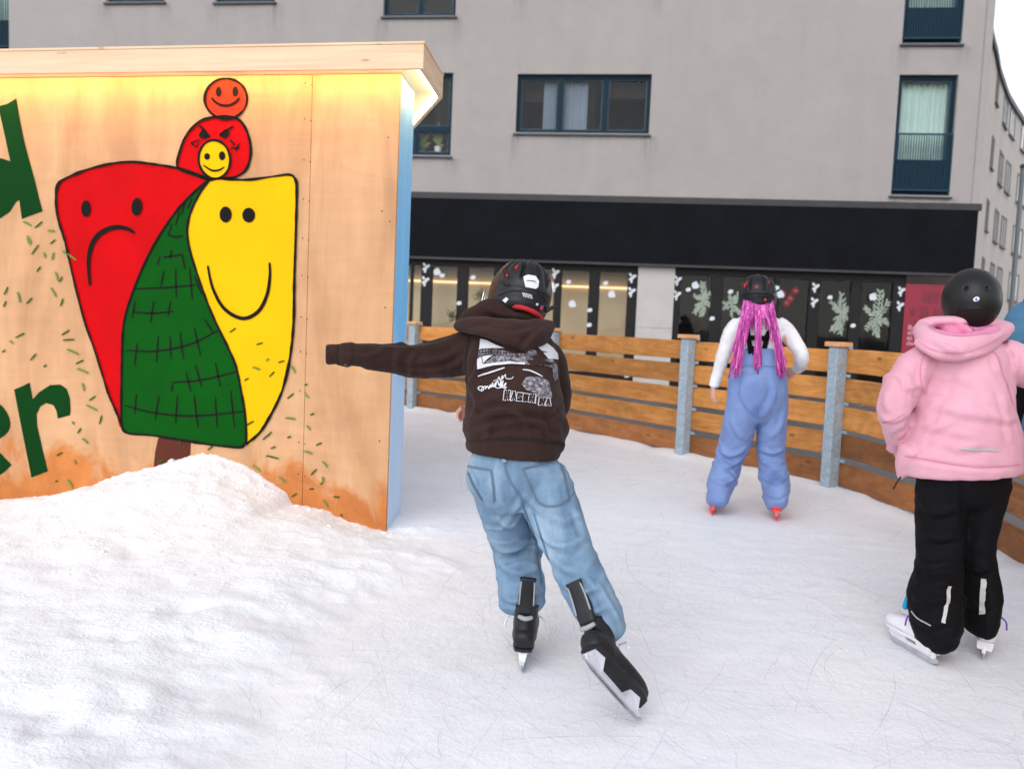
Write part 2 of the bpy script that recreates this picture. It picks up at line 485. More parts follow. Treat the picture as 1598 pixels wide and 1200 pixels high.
for (x, y, r, dp) in ((205, 890, .11, .03), (95, 905, .12, .03), (20, 1140, .07, .02), (90, 1145, .07, .018), (290, 975, .06, .03), (190, 1030, .03, .02), (310, 1020, .03, .02)):
    p = gnd(x, y); PITS.append((p.x, p.y, r, dp))

def axis(*seg):
    out = []
    for a, b, st in seg:
        n = max(1, round((b - a) / st)); out += [a + (b - a) * i / n for i in range(n)]
    return out + [seg[-1][1]]
XS = axis((-9, -3.6, .2), (-3.6, 0.1, .016), (0.1, 3.6, .05)); YS = axis((-4, 1.3, .2), (1.3, 5.2, .017), (5.2, 12.6, .12))
vs = []; att = []
for y in YS:
    fx = fence_x(y) + 0.085
    for x in XS:
        xx = min(x, fx)
        z, bk = surface(xx, y); vs.append((xx, y, z)); att.append(bk)
nx = len(XS); fs = []
for j in range(len(YS) - 1):
    for i in range(nx - 1):
        a, b, c, d = j * nx + i, j * nx + i + 1, (j + 1) * nx + i + 1, (j + 1) * nx + i
        if vs[a][0] == vs[b][0] and vs[c][0] == vs[d][0]: continue
        fs.append((a, b, c, d))
def ice_mat():
    b = NB('snowy_rink_ice'); co = b.coord()
    at_ = b.n('Attribute'); at_.attribute_name = 'snow_cover'; sn = at_.outputs['Fac']
    big = b.noise(co, 1.1, 4, 0.6)
    ice = b.ramp(big, [(0.3, (0.83, 0.845, 0.885)), (0.7, (0.925, 0.935, 0.96))])
    strk = b.noise(b.coord((1.5, 4.5, 1), rot=(0, 0, math.radians(25))), 3.0, 4, 0.7, 0.8)
    ice = b.mix(0.45, ice, b.ramp(strk, [(0.3, 0.88), (0.55, 1.02)]), 'MULTIPLY')
    h1 = b.noise(co, 24, 5, 0.72)
    sno = b.ramp(h1, [(0.3, (0.865, 0.885, 0.925)), (0.7, (0.905, 0.925, 0.955))])
    col = b.mix(sn, ice, sno)
    vo = b.n('TexVoronoi'); vo.inputs['Scale'].default_value = 70; b.l(co, vo.inputs['Vector'])
    cr = b.math('MULTIPLY', b.math('SUBTRACT', 1.0, vo.outputs['Distance']), sn)
    nm = b.bump(h1, 0.2, 0.02); nm = b.bump(cr, 0.14, 0.006, nm); nm = b.bump(b.math('MULTIPLY', b.noise(co, 48, 4, 0.65), b.math('ADD', sn, .15)), 0.45, 0.012, nm); nm = b.bump(b.noise(co, 160, 2, 0.7), 0.2, 0.005, nm)
    rg = b.ramp(sn, [(0.0, 0.42), (0.5, 0.8)])
    return b.done(col, rg, nm, 0, 0.3)
me = bpy.data.meshes.new('rink_ice'); me.from_pydata(vs, [], fs); me.update()
a_ = me.attributes.new('snow_cover', 'FLOAT', 'POINT'); a_.data.foreach_set('value', att)
rink = link('ice', me, ice_mat(), None, True); tag(rink, kind='structure')

# ---- thin skate scratches lying on the ice
def scratches():
    rr = random.Random(21); vs_ = []; fs_ = []; al = []
    for n_ in range(4200):
        near = rr.random() < .72
        y = rr.uniform(1.25, 4.2) if near else rr.uniform(4, 10)
        x = rr.uniform(-1.6, 2.5) if near else rr.uniform(-1.2, 2.4)
        if x > fence_x(y) - .15: continue
        sz, bk = surface(x, y)
        if rr.random() < bk * 4: continue
        hd = rr.gauss(math.pi / 2 + .35, .55) if rr.random() < .6 else rr.uniform(0, math.pi * 2)
        L = rr.uniform(.06, .28) if rr.random() < .75 else rr.uniform(.28, .9); kv = rr.gauss(0, .9) if L > .4 else rr.gauss(0, 2.2)
        wd = rr.choice((.0006, .0008, .001, .0013, .0018)) * (1 + .25 * max(y - 3, 0)); op = rr.uniform(.04, .30); seg = max(6, int(L / .05))
        pts = []
        for i in range(seg + 1):
            pts.append((x, y, hd)); hd += kv * L / seg + rr.gauss(0, .015); x += math.cos(hd) * L / seg; y += math.sin(hd) * L / seg
        if any(p[0] > fence_x(p[1]) - .12 or surface(p[0], p[1])[1] > .45 or (V((p[0], p[1], 0)) - V((H1.x, H1.y, 0))).dot(HN) < .05 and p[0] < H2.x + .1 for p in pts): continue
        k = len(vs_)
        for i, (px_, py_, h_) in enumerate(pts):
            t = i / seg; z = surface(px_, py_)[0] + .0025; nx_, ny_ = -math.sin(h_) * wd, math.cos(h_) * wd
            tp_ = op * min(1, t * 5, (1 - t) * 4) * (.7 + .5 * noise.noise(V((px_ * 9, py_ * 9, 1))))
            vs_ += [(px_ - nx_, py_ - ny_, z), (px_ + nx_, py_ + ny_, z)]; al += [tp_, tp_]
        for i in range(seg): fs_.append((k + 2 * i + 1, k + 2 * i, k + 2 * i + 2, k + 2 * i + 3))
    me = bpy.data.meshes.new('skate_marks'); me.from_pydata(vs_, [], fs_); me.update()
    at_ = me.attributes.new('depth', 'FLOAT', 'POINT'); at_.data.foreach_set('value', al)
    b = NB('scratched_ice_groove'); a_ = b.n('Attribute'); a_.attribute_name = 'depth'
    tr = b.n('BsdfTransparent'); df = b.n('BsdfDiffuse'); df.inputs[0].default_value = (.40, .42, .50, 1); mx = b.n('MixShader')
    b.l(a_.outputs['Fac'], mx.inputs[0]); b.l(tr.outputs[0], mx.inputs[1]); b.l(df.outputs[0], mx.inputs[2]); b.l(mx.outputs[0], b.o.inputs[0])
    tag(link('skate_marks', me, b.m), 'fine grey blade scratches criss-crossing the white ice', 'scratches', kind='stuff')
scratches()
# crumbs of scraped snow on the heap
def clumps():
    rr = random.Random(8); mb = MB()
    ico = bmesh.new(); bmesh.ops.create_icosphere(ico, subdivisions=2, radius=1.0); iv = [v.co.copy() for v in ico.verts]; fi = [tuple(v.index for v in f.verts) for f in ico.faces]; ico.free()
    cnt = 0
    while cnt < 240:
        s = rr.uniform(-.05, 3.2); dd = abs(rr.gauss(0, .35)) if rr.random() < .6 else rr.uniform(0, 2.6)
        p = H1 + fd * s + HN * (dd + .01); z, bk = surface(p.x, p.y)
        if bk < .35: continue
        r = rr.choice((.003, .004, .005, .006, .008, .012)) * (1.5 if dd < .06 else 1); cnt += 1
        sd_ = rr.random() * 50; sq = rr.uniform(.35, .7)
        mb.add([V((p.x, p.y, z - r * .1)) + V((q.x, q.y, q.z * sq)) * r * (1 + .8 * noise.noise(q * 1.6 + V((sd_, 0, 0)))) for q in iv], fi)
    o = mb.build('snow_crumbs', rink.data.materials[0], None, True); a_ = o.data.attributes.new('snow_cover', 'FLOAT', 'POINT'); a_.data.foreach_set('value', [1.0] * len(o.data.vertices))
    tag(o, 'small crumbs of scraped snow lying on the heap by the booth', 'snow', kind='stuff')
clumps()
def asphalt():
    b = NB('wet_street_asphalt'); co = b.coord()
    n1 = b.noise(co, 0.5, 6, 0.65); n2 = b.noise(co, 60, 4)
    col = b.ramp(n1, [(0.35, (0.075, 0.07, 0.07)), (0.6, (0.12, 0.115, 0.115))])
    col = b.mix(b.ramp(b.noise(co, 0.9, 7, 0.7), [(0.6, 0.0), (0.66, 1.0)]), col, (0.6, 0.6, 0.62))
    return b.done(col, 0.6, b.bump(n2, 0.4, 0.006))
g = MB(); g.quad((-600, -300, -0.06), (600, -300, -0.06), (600, 900, -0.06), (-600, 900, -0.06))
tag(g.build('street', asphalt()), kind='structure')

# ---- main apartment building
U = V((1, -0.14, 0)).normalized(); N = V((-0.14, -1, 0)).normalized(); FO = V((0, 18.3, 0))
def F3(s, z, n=0.0): return FO + U * s + N * n + V((0, 0, z))
def fpx(x, y, n=0.0):
    p = on_plane(x, y, FO + N * n, N); return (p - FO).dot(U), p.z
def fbox(mb, s0, s1, z0, z1, n0, n1): return mb.box(F3(s0, z0, n0), U * (s1 - s0), N * (n1 - n0), (0, 0, z1 - z0))
def stucco():
    b = NB('grey_stucco'); co = b.coord()
    n1 = b.noise(co, 0.35, 7, 0.62); n2 = b.noise(co, 2.5, 6, 0.65); n3 = b.noise(co, 45, 4, 0.6)
    col = b.ramp(n1, [(0.3, (0.36, 0.328, 0.317)), (0.7, (0.388, 0.355, 0.341))])
    col = b.mix(0.2, col, b.ramp(n2, [(0.3, 0.8), (0.7, 1.15)]), 'MULTIPLY')
    st = b.noise(b.coord((2.2, 2.2, 0.22)), 1.0, 5, 0.6)
    col = b.mix(0.16, col, b.ramp(st, [(0.3, 0.82), (0.55, 1.04)]), 'MULTIPLY')
    return b.done(col, 0.92, b.bump(n3, 0.6, 0.012, b.bump(n2, 0.25, 0.05)), 0, 0.2)
M['stucco'] = stucco()
M['wframe'] = simple('blue_green_window_frame', lin(10, 38, 54), 0.5, 0.12, 4, 0.1, spec=0.15)
M['railing'] = simple('teal_railing_bars', lin(34, 66, 84), 0.5, 0.1, 4, 0.05, spec=.15)
M['wframe_dark'] = simple('dark_teal_panel', lin(10, 32, 48), 0.5, 0.12, 4, 0.1, spec=0.15)
M['sash'] = simple('grey_blue_sash', lin(60, 80, 92), 0.5, 0.1, 4, 0.05, spec=.2)
M['sill'] = simple('dark_metal_sill', lin(46, 54, 62), 0.5, 0.12, 4, 0.1)
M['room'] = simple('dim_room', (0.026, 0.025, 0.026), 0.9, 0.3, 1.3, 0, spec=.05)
def glass(name='window_glass', tint=(1, 1, 1), boost=1.0):
    b = NB(name)
    tr = b.n('BsdfTransparent'); tr.inputs[0].default_value = (*tint, 1)
    gl = b.n('BsdfGlossy'); gl.inputs['Roughness'].default_value = 0.03
    fr = b.n('Fresnel'); fr.inputs[0].default_value = 1.5
    nm = b.bump(b.noise(b.coord(), 1.2, 2), 0.06, 0.05)
    b.l(nm, gl.inputs['Normal'])
    mx = b.n('MixShader'); b.l(b.math('MULTIPLY', fr.outputs[0], boost, True), mx.inputs[0]); b.l(tr.outputs[0], mx.inputs[1]); b.l(gl.outputs[0], mx.inputs[2])
    b.l(mx.outputs[0], b.o.inputs[0]); return b.m
M['glass'] = glass(boost=.5)
M['curtain_dark'] = simple('grey_curtain', lin(48, 46, 45), .9, .12, 1.5, 0, spec=.1)
M['curtain_teal'] = simple('pale_green_curtain', lin(186, 212, 204), .9, .06, 1.5, 0, spec=.1)
M['curtain_white'] = simple('pale_blue_blind', lin(126, 140, 154), .9, .12, 1.5, 0, spec=.1)
M['blackband'] = simple('black_fascia_panel', (0.006, 0.0065, 0.009), 0.6, 0.25, 2.0, 0.1, 30, 0.002, spec=0.06)
M['flash'] = simple('grey_flashing', lin(62, 60, 62), 0.45, 0.15, 3, 0.1, spec=0.2)
M['shopframe'] = simple('anthracite_shop_frame', lin(34, 33, 34), 0.5, 0.15, 5, 0.1, spec=0.15)

bld = empty('apartment_building', F3(0, 0), 'grey stucco apartment building with black shopfront band and blue framed windows behind the rink fence', 'building')
SR = fpx(1538, 200)[0]; SLft = -16.0; BT = fpx(1000, 308)[1]; ZTOP = 17.5
band_t = fpx(1000, 318)[1]; band_b = fpx(1000, 412)[1]
wins = []                      # (s0, s1, z0, z1, kind)
def win_px(x0, x1, yt, yb, kind, z0=None, z1=None):
    xm = (x0 + x1) / 2
    s0 = fpx(x0, (yt + yb) / 2)[0]; s1 = fpx(x1, (yt + yb) / 2)[0]
    wins.append((s0, s1, fpx(xm, yb)[1] if z0 is None else z0, fpx(xm, yt)[1] if z1 is None else z1, kind))
win_px(806, 1015, 116, 208, 'triple')
zb, zt = wins[0][2], wins[0][3]
ST = fpx(1445, 69)[1] - fpx(1440, 306)[1]                  # storey height
win_px(590, 704, 114, 242, 'transom')
t = wins[1]; s0, s1 = fpx(598, 20)[0], fpx(711, 20)[0]
wins[1] = (s0, s1, t[2], t[3], 'transom'); wins.append((s0, s1, fpx(655, 25)[1], t[3] + ST, 'transom'))
wins.append((wins[0][0], wins[0][1], zb + ST, zt + ST, 'triple'))
win_px(1397, 1489, 117, 305, 'french'); t = wins[-1]
sB, eB = fpx(1403, 40)[0], fpx(1497, 40)[0]
wins.append((t[0], t[1], t[2] + ST, t[3] + ST, 'french'))
for (a, b) in ((166, 257), (336, 429)):
    sa, sb = fpx(a, 2)[0], fpx(b, 2)[0]; z = fpx((a + b) / 2, 3)[1]; wins.append((sa, sb, z, z + 1.35, 'single'))
sl = fpx(14, 60)[0]; z = fpx(10, 80)[1]; wins.append((sl - 1.35, sl, z, z + 2.35, 'french'))
wins.append((sl - 1.35, sl, z - ST, z + 2.35 - ST, 'french'))
wins.append((fpx(166, 2)[0], fpx(429, 2)[0], wins[1][2] + .3, wins[1][3], 'triple'))
for k in range(2, 4):
    for wv in (wins[0], wins[1], wins[4]): wins.append((wv[0], wv[1], wv[2] + k * ST, wv[3] + k * ST, wv[4]))

def wall_grid(mb, s0, s1, z0, z1, holes, n=0.0, thick=0.22):
    S = sorted({s0, s1} | {h[0] for h in holes} | {h[1] for h in holes}); Z = sorted({z0, z1} | {h[2] for h in holes} | {h[3] for h in holes})
    S = [x for x in S if s0 <= x <= s1]; Z = [x for x in Z if z0 <= x <= z1]
    for a, b in zip(S[:-1], S[1:]):
        for c, d in zip(Z[:-1], Z[1:]):
            ms, mz = (a + b) / 2, (c + d) / 2
            if any(h[0] < ms < h[1] and h[2] < mz < h[3] for h in holes): continue
            mb.quad(F3(a, c, n), F3(b, c, n), F3(b, d, n), F3(a, d, n))
    for (a, b, c, d) in [h[:4] for h in holes]:
        q = n - thick
        mb.quad(F3(a, c, n), F3(b, c, n), F3(b, c, q), F3(a, c, q)); mb.quad(F3(a, d, q), F3(b, d, q), F3(b, d, n), F3(a, d, n))
        mb.quad(F3(a, c, n), F3(a, c, q), F3(a, d, q), F3(a, d, n)); mb.quad(F3(b, c, q), F3(b, c, n), F3(b, d, n), F3(b, d, q))
mb = MB(); wall_grid(mb, SLft, SR - 0.17, BT, ZTOP, wins)
# corner strip and the return wall
mb.quad(F3(SR - .17, BT, 0), F3(SR - .17, BT, -.018), F3(SR - .17, ZTOP, -.018), F3(SR - .17, ZTOP, 0))
mb.quad(F3(SR - .17, BT, -.018), F3(SR - .14, BT, -.018), F3(SR - .14, ZTOP, -.018), F3(SR - .17, ZTOP, -.018))
mb.quad(F3(SR - .14, BT, -.018), F3(SR - .14, BT, 0), F3(SR - .14, ZTOP, 0), F3(SR - .14, ZTOP, -.018))
mb.quad(F3(SR - .14, BT, 0), F3(SR, BT, 0), F3(SR, ZTOP, 0), F3(SR - .14, ZTOP, 0))
mb.quad(F3(SR, BT, 0), F3(SR, BT, -9), F3(SR, ZTOP, -9), F3(SR, ZTOP, 0))
mb.quad(F3(SLft, BT, -9), F3(SLft, BT, 0), F3(SLft, ZTOP, 0), F3(SLft, ZTOP, -9))
mb.quad(F3(SLft, ZTOP, 0), F3(SR, ZTOP, 0), F3(SR, ZTOP, -9), F3(SLft, ZTOP, -9))
mb.quad(F3(SLft, BT, 0), F3(SLft, BT, -9), F3(SR, BT, -9), F3(SR, BT, 0))
mb.build('wall', 'stucco', bld)

def window(s0, s1, z0, z1, kind, idx):
    fw = 0.075; nf, nb = -0.10, -0.17
    f = MB()
    fbox(f, s0, s1, z1 - fw, z1, nb, nf); fbox(f, s0, s1, z0, z0 + fw, nb, nf)
    fbox(f, s0, s0 + fw, z0 + fw, z1 - fw, nb, nf); fbox(f, s1 - fw, s1, z0 + fw, z1 - fw, nb, nf)
    W = s1 - s0; cells = []
    if kind == 'triple':
        xs = [s0 + fw, s0 + W * 0.325, s0 + W * 0.665, s1 - fw]
        for k in (1, 2): fbox(f, xs[k] - .055, xs[k] + .055, z0 + fw, z1 - fw, nb, nf + .002)
        cells = [(xs[0], xs[1] - .055, z0 + fw, z1 - fw), (xs[1] + .055, xs[2] - .055, z0 + fw, z1 - fw), (xs[2] + .055, xs[3], z0 + fw, z1 - fw)]
    elif kind == 'transom':
        zz = z0 + (z1 - z0) * 0.33
        fbox(f, s0 + fw, s1 - fw, zz - .06, zz + .06, nb, nf + .002)
        fbox(f, (s0 + s1) / 2 - .045, (s0 + s1) / 2 + .045, z0 + fw, zz - .06, nb, nf); fbox(f, (s0 + s1) / 2 - .045, (s0 + s1) / 2 + .045, zz + .06, z1 - fw, nb, nf)
        m_ = (s0 + s1) / 2
        cells = [(a, b, c, d) for (a, b) in ((s0 + fw, m_ - .045), (m_ + .045, s1 - fw)) for (c, d) in ((z0 + fw, zz - .06), (zz + .06, z1 - fw))]
    else: cells = [(s0 + fw, s1 - fw, z0 + fw, z1 - fw)]
    root = f.build('window', 'wframe', bld)
    # opening sashes: thin inner frames
    sh = MB()
    for (a, b, c, d) in cells:
        e = 0.028
        fbox(sh, a, b, d - e, d, nb - .02, nf - .035); fbox(sh, a, b, c, c + e, nb - .02, nf - .035)
        fbox(sh, a, a + e, c + e, d - e, nb - .02, nf - .035); fbox(sh, b - e, b, c + e, d - e, nb - .02, nf - .035)
    sh.build('sash', 'sash', root)
    p = MB()
    for (a, b, c, d) in cells: p.quad(F3(a, c, -.155), F3(b, c, -.155), F3(b, d, -.155), F3(a, d, -.155))
    p.build('pane', 'glass', root)
    sb = MB(); sb.prism([F3(s0 - .04, z0 - .002, -.12), F3(s0 - .04, z0 - .03, .06), F3(s0 - .04, z0 - .065, .06), F3(s0 - .04, z0 - .065, -.12)], U * (s1 - s0 + .08))
    sb.build('sill', 'sill', root)
    r = MB()
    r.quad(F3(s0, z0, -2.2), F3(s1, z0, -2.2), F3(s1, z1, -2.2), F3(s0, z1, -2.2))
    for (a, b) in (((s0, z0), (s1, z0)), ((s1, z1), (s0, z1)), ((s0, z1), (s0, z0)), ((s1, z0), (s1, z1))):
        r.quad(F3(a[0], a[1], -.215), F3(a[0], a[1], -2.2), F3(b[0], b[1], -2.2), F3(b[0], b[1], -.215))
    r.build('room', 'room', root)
    def curtain(a, b, c, d, mat, amp=.02, n=-.33):
        m2 = MB(); k = 60; pv = []
        for i in range(k + 1):
            s_ = a + (b - a) * i / k; o = n + amp * math.sin(i * 1.1 + idx) + amp * .6 * math.sin(i * .37)
            pv += [F3(s_, c, o), F3(s_, d, o)]
        m2.add(pv, [(2 * i, 2 * i + 2, 2 * i + 3, 2 * i + 1) for i in range(k)])
        m2.build('curtain', mat, root, True)
    if kind == 'french':
        curtain(s0 + .02, s1 - .02, z0, z1, 'curtain_teal', .025)
        pn = MB(); pz = z0 + (z1 - z0) * .30
        fbox(pn, s0 + fw + .001, s1 - fw - .001, z0 + fw + .001, pz, -.15, -.06); pn.build('panel', 'wframe_dark', root)
        rl = MB(); rz = z0 + (z1 - z0) * .515
        fbox(rl, s0 + .02, s1 - .02, rz - .03, rz, -.02, .02); fbox(rl, s0 + .02, s1 - .02, z0 + .08, z0 + .11, -.02, .02)
        nb_ = 22
        for i in range(nb_ + 1):
            s_ = s0 + .02 + (W - .055) * i / nb_
            fbox(rl, s_, s_ + .014, z0 + .11, rz - .03, -.008, .008)
        rl.build('railing', 'railing', root)
    elif kind == 'triple':
        c = cells
        curtain(c[0][0] + (c[0][1] - c[0][0]) * .6, c[0][1] + .03, z0, z1, 'curtain_white', .012, -.3)
        curtain(c[1][0] - .02, c[1][0] + (c[1][1] - c[1][0]) * .62, z0, z1, 'curtain_white', .012, -.3)
        curtain(c[1][0] + (c[1][1] - c[1][0]) * .62, c[1][0] + (c[1][1] - c[1][0]) * .82, z0, z1, 'curtain_dark', .02, -.26)
        curtain(c[0][0] - .03, c[0][1], z1 - .45, z1, 'curtain_dark', .008, -.5); curtain(c[2][0] - .02, c[2][1] + .03, z1 - .42, z1, 'curtain_dark', .02, -.3)
    elif kind == 'transom':
        curtain(s1 - .46, s1 - .06, z0 + (z1 - z0) * .3, z1, 'curtain_dark', .02, -.45)
    else: curtain(s0, s1, z1 - .5, z1, 'curtain_dark')
def stain_mat():
    b = NB('rain_stain'); a_ = b.n('Attribute'); a_.attribute_name = 'fade'
    n_ = b.noise(b.coord((14, 14, .8)), 1, 4, .6)
    tr = b.n('BsdfTransparent'); df = b.n('BsdfDiffuse'); df.inputs[0].default_value = (.10, .085, .078, 1); mx = b.n('MixShader')
    b.l(b.math('MULTIPLY', a_.outputs['Fac'], b.ramp(n_, [(.38, 0.0), (.62, 1.0)])), mx.inputs[0]); b.l(tr.outputs[0], mx.inputs[1]); b.l(df.outputs[0], mx.inputs[2]); b.l(mx.outputs[0], b.o.inputs[0]); return b.m
M['stain'] = stain_mat()
def stain(s0, s1, zt_, L, op):
    vs_ = []; fa_ = []; fs_ = []; nx_, ny_ = 6, 5
    for j in range(ny_ + 1):
        for i in range(nx_ + 1):
            u, v_ = i / nx_, j / ny_; vs_.append(F3(s0 + (s1 - s0) * u, zt_ - L * v_, .003)); fa_.append(op * math.sin(math.pi * u) * (1 - v_) ** 1.3)
    for j in range(ny_):
        for i in range(nx_): k = j * (nx_ + 1) + i; fs_.append((k, k + nx_ + 1, k + nx_ + 2, k + 1))
    me = bpy.data.meshes.new('stain'); me.from_pydata(vs_, [], fs_); me.update(); at_ = me.attributes.new('fade', 'FLOAT', 'POINT'); at_.data.foreach_set('value', fa_)
    link('rain_stain', me, 'stain', bld)
rs = random.Random(2)
for i, wv in enumerate(wins):
    window(*wv, i)
    if i < 10:
        zz = wv[2] - .066
        stain(wv[0] - .22, wv[0] + .18, zz, rs.uniform(.4, .9), .2); stain(wv[1] - .18, wv[1] + .24, zz, rs.uniform(.4, 1.0), .22); stain(wv[0], wv[1], zz, .3, .08)
for s_, L_ in ((-4.2, .9), (-1.5, 1.3), (2.1, .8), (4.6, 1.5), (6.9, .9)): stain(s_, s_ + rs.uniform(.6, 1.8), BT + L_ * .55, L_ * .55, .0)

# ---- shopfront
bandm = MB(); fbox(bandm, SLft, SR - .04, band_b, band_t, -.3, .10)
bandm.build('fascia_band', 'blackband', bld)
fl = MB(); fbox(fl, SLft, SR + .015, band_t + .001, BT - .001, -.3, .108); fl.build('canopy', 'flash', bld)
fl = MB(); fbox(fl, SLft, SR - .02, band_b - .05, band_b - .001, -.3, .125); fl.build('flashing', 'flash', bld)
SN = -0.12                                             # plane of the shop glazing
def srow(x): return fpx(x, 440 + (x - 800) * .045, SN)[0]
left_panes = [(560, 596), (606, 641), (645, 658), (675, 714), (731, 771), (781, 815), (826, 865), (877, 919), (936, 979)]
right_panes = [(1062, 1110), (1128, 1166), (1178, 1208), (1216, 1262), (1279, 1327), (1344, 1392)]
pt = fpx(850, 421, SN)[1]; pt2 = pt - .02
shop_b = 0.18
def shopfront(x0, x1, panes, zt, name):
    holes = [(srow(a), srow(b), shop_b, zt) for a, b in panes]
    f = MB(); s0, s1 = srow(x0), srow(x1)
    wall_grid(f, s0, s1, -0.06, band_b - .05, holes, SN + .04, .1)
    o = f.build('shop_window', 'shopframe', bld)
    p = MB()
    for (a, b, c, d) in holes: p.quad(F3(a, c, SN - .02), F3(b, c, SN - .02), F3(b, d, SN - .02), F3(a, d, SN - .02))
    p.build('pane', 'glass', o)
    return o, s0, s1, holes
M['blind'] = simple('beige_roller_blind', lin(232, 208, 170), .9, .06, 1.5, 0, spec=.1)
sl_o, a0, a1, hl = shopfront(380, 995, left_panes, pt, 'left')
sr_o, b0, b1, hr = shopfront(1052, 1410, right_panes, pt2, 'right')
r = MB(); fbox(r, a0, a1, 0, 2.6, -.98, -.95); r.build('blind', 'blind', sl_o)
led_b = NB('warm_shop_light'); led_b.b.inputs['Emission Color'].default_value = (1, .72, .4, 1); led_b.b.inputs['Emission Strength'].default_value = 1.3; M['shopled'] = led_b.done((.9, .8, .6))
r = MB()
zl = fpx(700, 438)[1]; fbox(r, a0 + .2, a1 - .2, zl - .01, zl + .03, -.93, -.90); r.build('light_strip', 'shopled', sl_o)
r = MB()
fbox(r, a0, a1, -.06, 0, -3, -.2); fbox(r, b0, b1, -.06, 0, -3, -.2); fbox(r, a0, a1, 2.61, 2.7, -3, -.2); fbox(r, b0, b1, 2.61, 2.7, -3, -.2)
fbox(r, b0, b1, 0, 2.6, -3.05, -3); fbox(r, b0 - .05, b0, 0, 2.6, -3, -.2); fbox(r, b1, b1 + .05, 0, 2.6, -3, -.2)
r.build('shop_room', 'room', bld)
M['stone'] = simple('pale_stone_pillar', lin(188, 182, 178), 0.85, 0.08, 3, 0.3, 40, 0.004)
pl = MB(); p0, p1 = srow(995), srow(1052); zs = fpx(1025, 512)[1]
fbox(pl, p0 + .001, p1 - .001, -.06, zs - .006, -.3, -.02); fbox(pl, p0 + .001, p1 - .001, zs + .006, band_b - .052, -.3, -.02); fbox(pl, p0 + .001, p1 - .001, zs - .006, zs + .006, -.3, -.035)
pl.build('pillar', 'stone', bld)
pl = MB(); fbox(pl, srow(1500), SR - .04, -.06, band_b - .052, -.3, -.03); fbox(pl, SLft, srow(380) - .002, -.06, band_b - .052, -.3, -.03); pl.build('pier', 'shopframe', bld)
# poster
M['poster'] = simple('crimson_poster', lin(140, 18, 48), 0.45, 0.12, 3, 0)
M['posterdark'] = simple('dark_crimson_poster_print', lin(118, 20, 44), 0.5, 0.3, 9, 0)
M['posterink'] = simple('poster_pink_lettering', lin(205, 150, 165), 0.5, 0.05, 9, 0)
po = MB(); q0, q1 = srow(1411), srow(1499); zq = pt2 - .02; fbox(po, q0, q1, 0.1, zq, SN - .03, SN + .055)
poster = po.build('poster', 'poster', bld)
pf = Flat(lambda x, y: on_plane(x, y, FO + N * (SN + .057), N))
for (x, y, w_, h_) in ((1440, 455, 26, 20), (1420, 480, 8, 14), (1436, 478, 14, 22), (1456, 482, 16, 18), (1426, 500, 12, 10), (1450, 503, 20, 8)):
    pf.poly([(x, y), (x + w_, y + 1), (x + w_ - 1, y + h_), (x - 1, y + h_ - 1)])
pf.build('poster_picture', 'posterdark', poster)
def text_mesh(body, size, fn, name, mat, parent, bold=0.0, font_shear=0.0):
    cu = bpy.data.curves.new('t', 'FONT'); cu.body = body; cu.size = size; cu.offset = bold; cu.shear = font_shear
    o = bpy.data.objects.new('t', cu); COL.objects.link(o)
    dg = bpy.context.evaluated_depsgraph_get(); dg.update()
    me = bpy.data.meshes.new_from_object(o.evaluated_get(dg)); bpy.data.objects.remove(o)
    for v in me.vertices: v.co = fn(v.co.x, v.co.y)
    return link(name, me, mat, parent)
for i, tx in enumerate(('Butikk', 'eller', 'et bu', 'der p')):
    s_, z_ = fpx(1416.5 - i * .8, 514 + i * 8.2, SN + .058)
    text_mesh(tx, .13, lambda x, y, s_=s_, z_=z_: F3(s_ + x, z_ + y, SN + .058), 'poster_lettering', 'posterink', poster, .002)
# stickers on the shop windows
stick = MB()
def mark(x, y, kind, parent):
    f = Flat(lambda a, b: on_plane(a, b, FO + N * (SN + .047), N))
    if kind == 0:
        for (dx, dy, rx, ry, rt) in ((-3, -5, 2.0, 3.2, -.5), (2.6, -2.5, 4.0, 2.4, -.5), (-2, 1.5, 4, 2.3, -.35), (-1.6, 5.5, 1.8, 2.6, .2)): f.poly(ellipse_px(x + dx, y + dy, rx, ry, rt, 12))
    elif kind == 1: f.poly([(x - 5, y - 3), (x + 2, y - 6), (x + 6, y + 1), (x + 5, y + 5), (x - 3, y + 6), (x - 5.5, y + 2)])
    else: f.poly([(x - 4, y), (x - 1, y - 3), (x + 4, y - 2.5), (x + 4, y + 2), (x, y + 3.5), (x - 3.5, y + 2.5)])
    f.build('sticker', 'whitedecal', parent)
for x, y in ((665, 418), (664, 439), (867, 427), (866, 448), (987, 434), (986, 456)): mark(x, y, 0, sl_o)
for x, y in ((1058, 438), (1057, 461), (1273, 449), (1271, 472), (1407, 455), (1405, 478)): mark(x, y, 0, sr_o)
for x, y, k in ((682, 424, 1), (690, 430, 2), (738, 433, 2), (887, 440, 2), (893, 474, 1), (945, 442, 2), (954.5, 459, 1), (716, 473, 2), (920, 484, 2), (919, 507, 2), (978, 586, 2)): mark(x, y, k, sl_o)
for x, y, k in ((1085, 445, 1), (1074, 452, 2), (1140, 455, 2), (1218, 459, 1), (1212, 449, 2), (1295, 464, 2), (1362, 463, 1), (1111, 497, 2), (1331, 508, 2)): mark(x, y, k, sr_o)

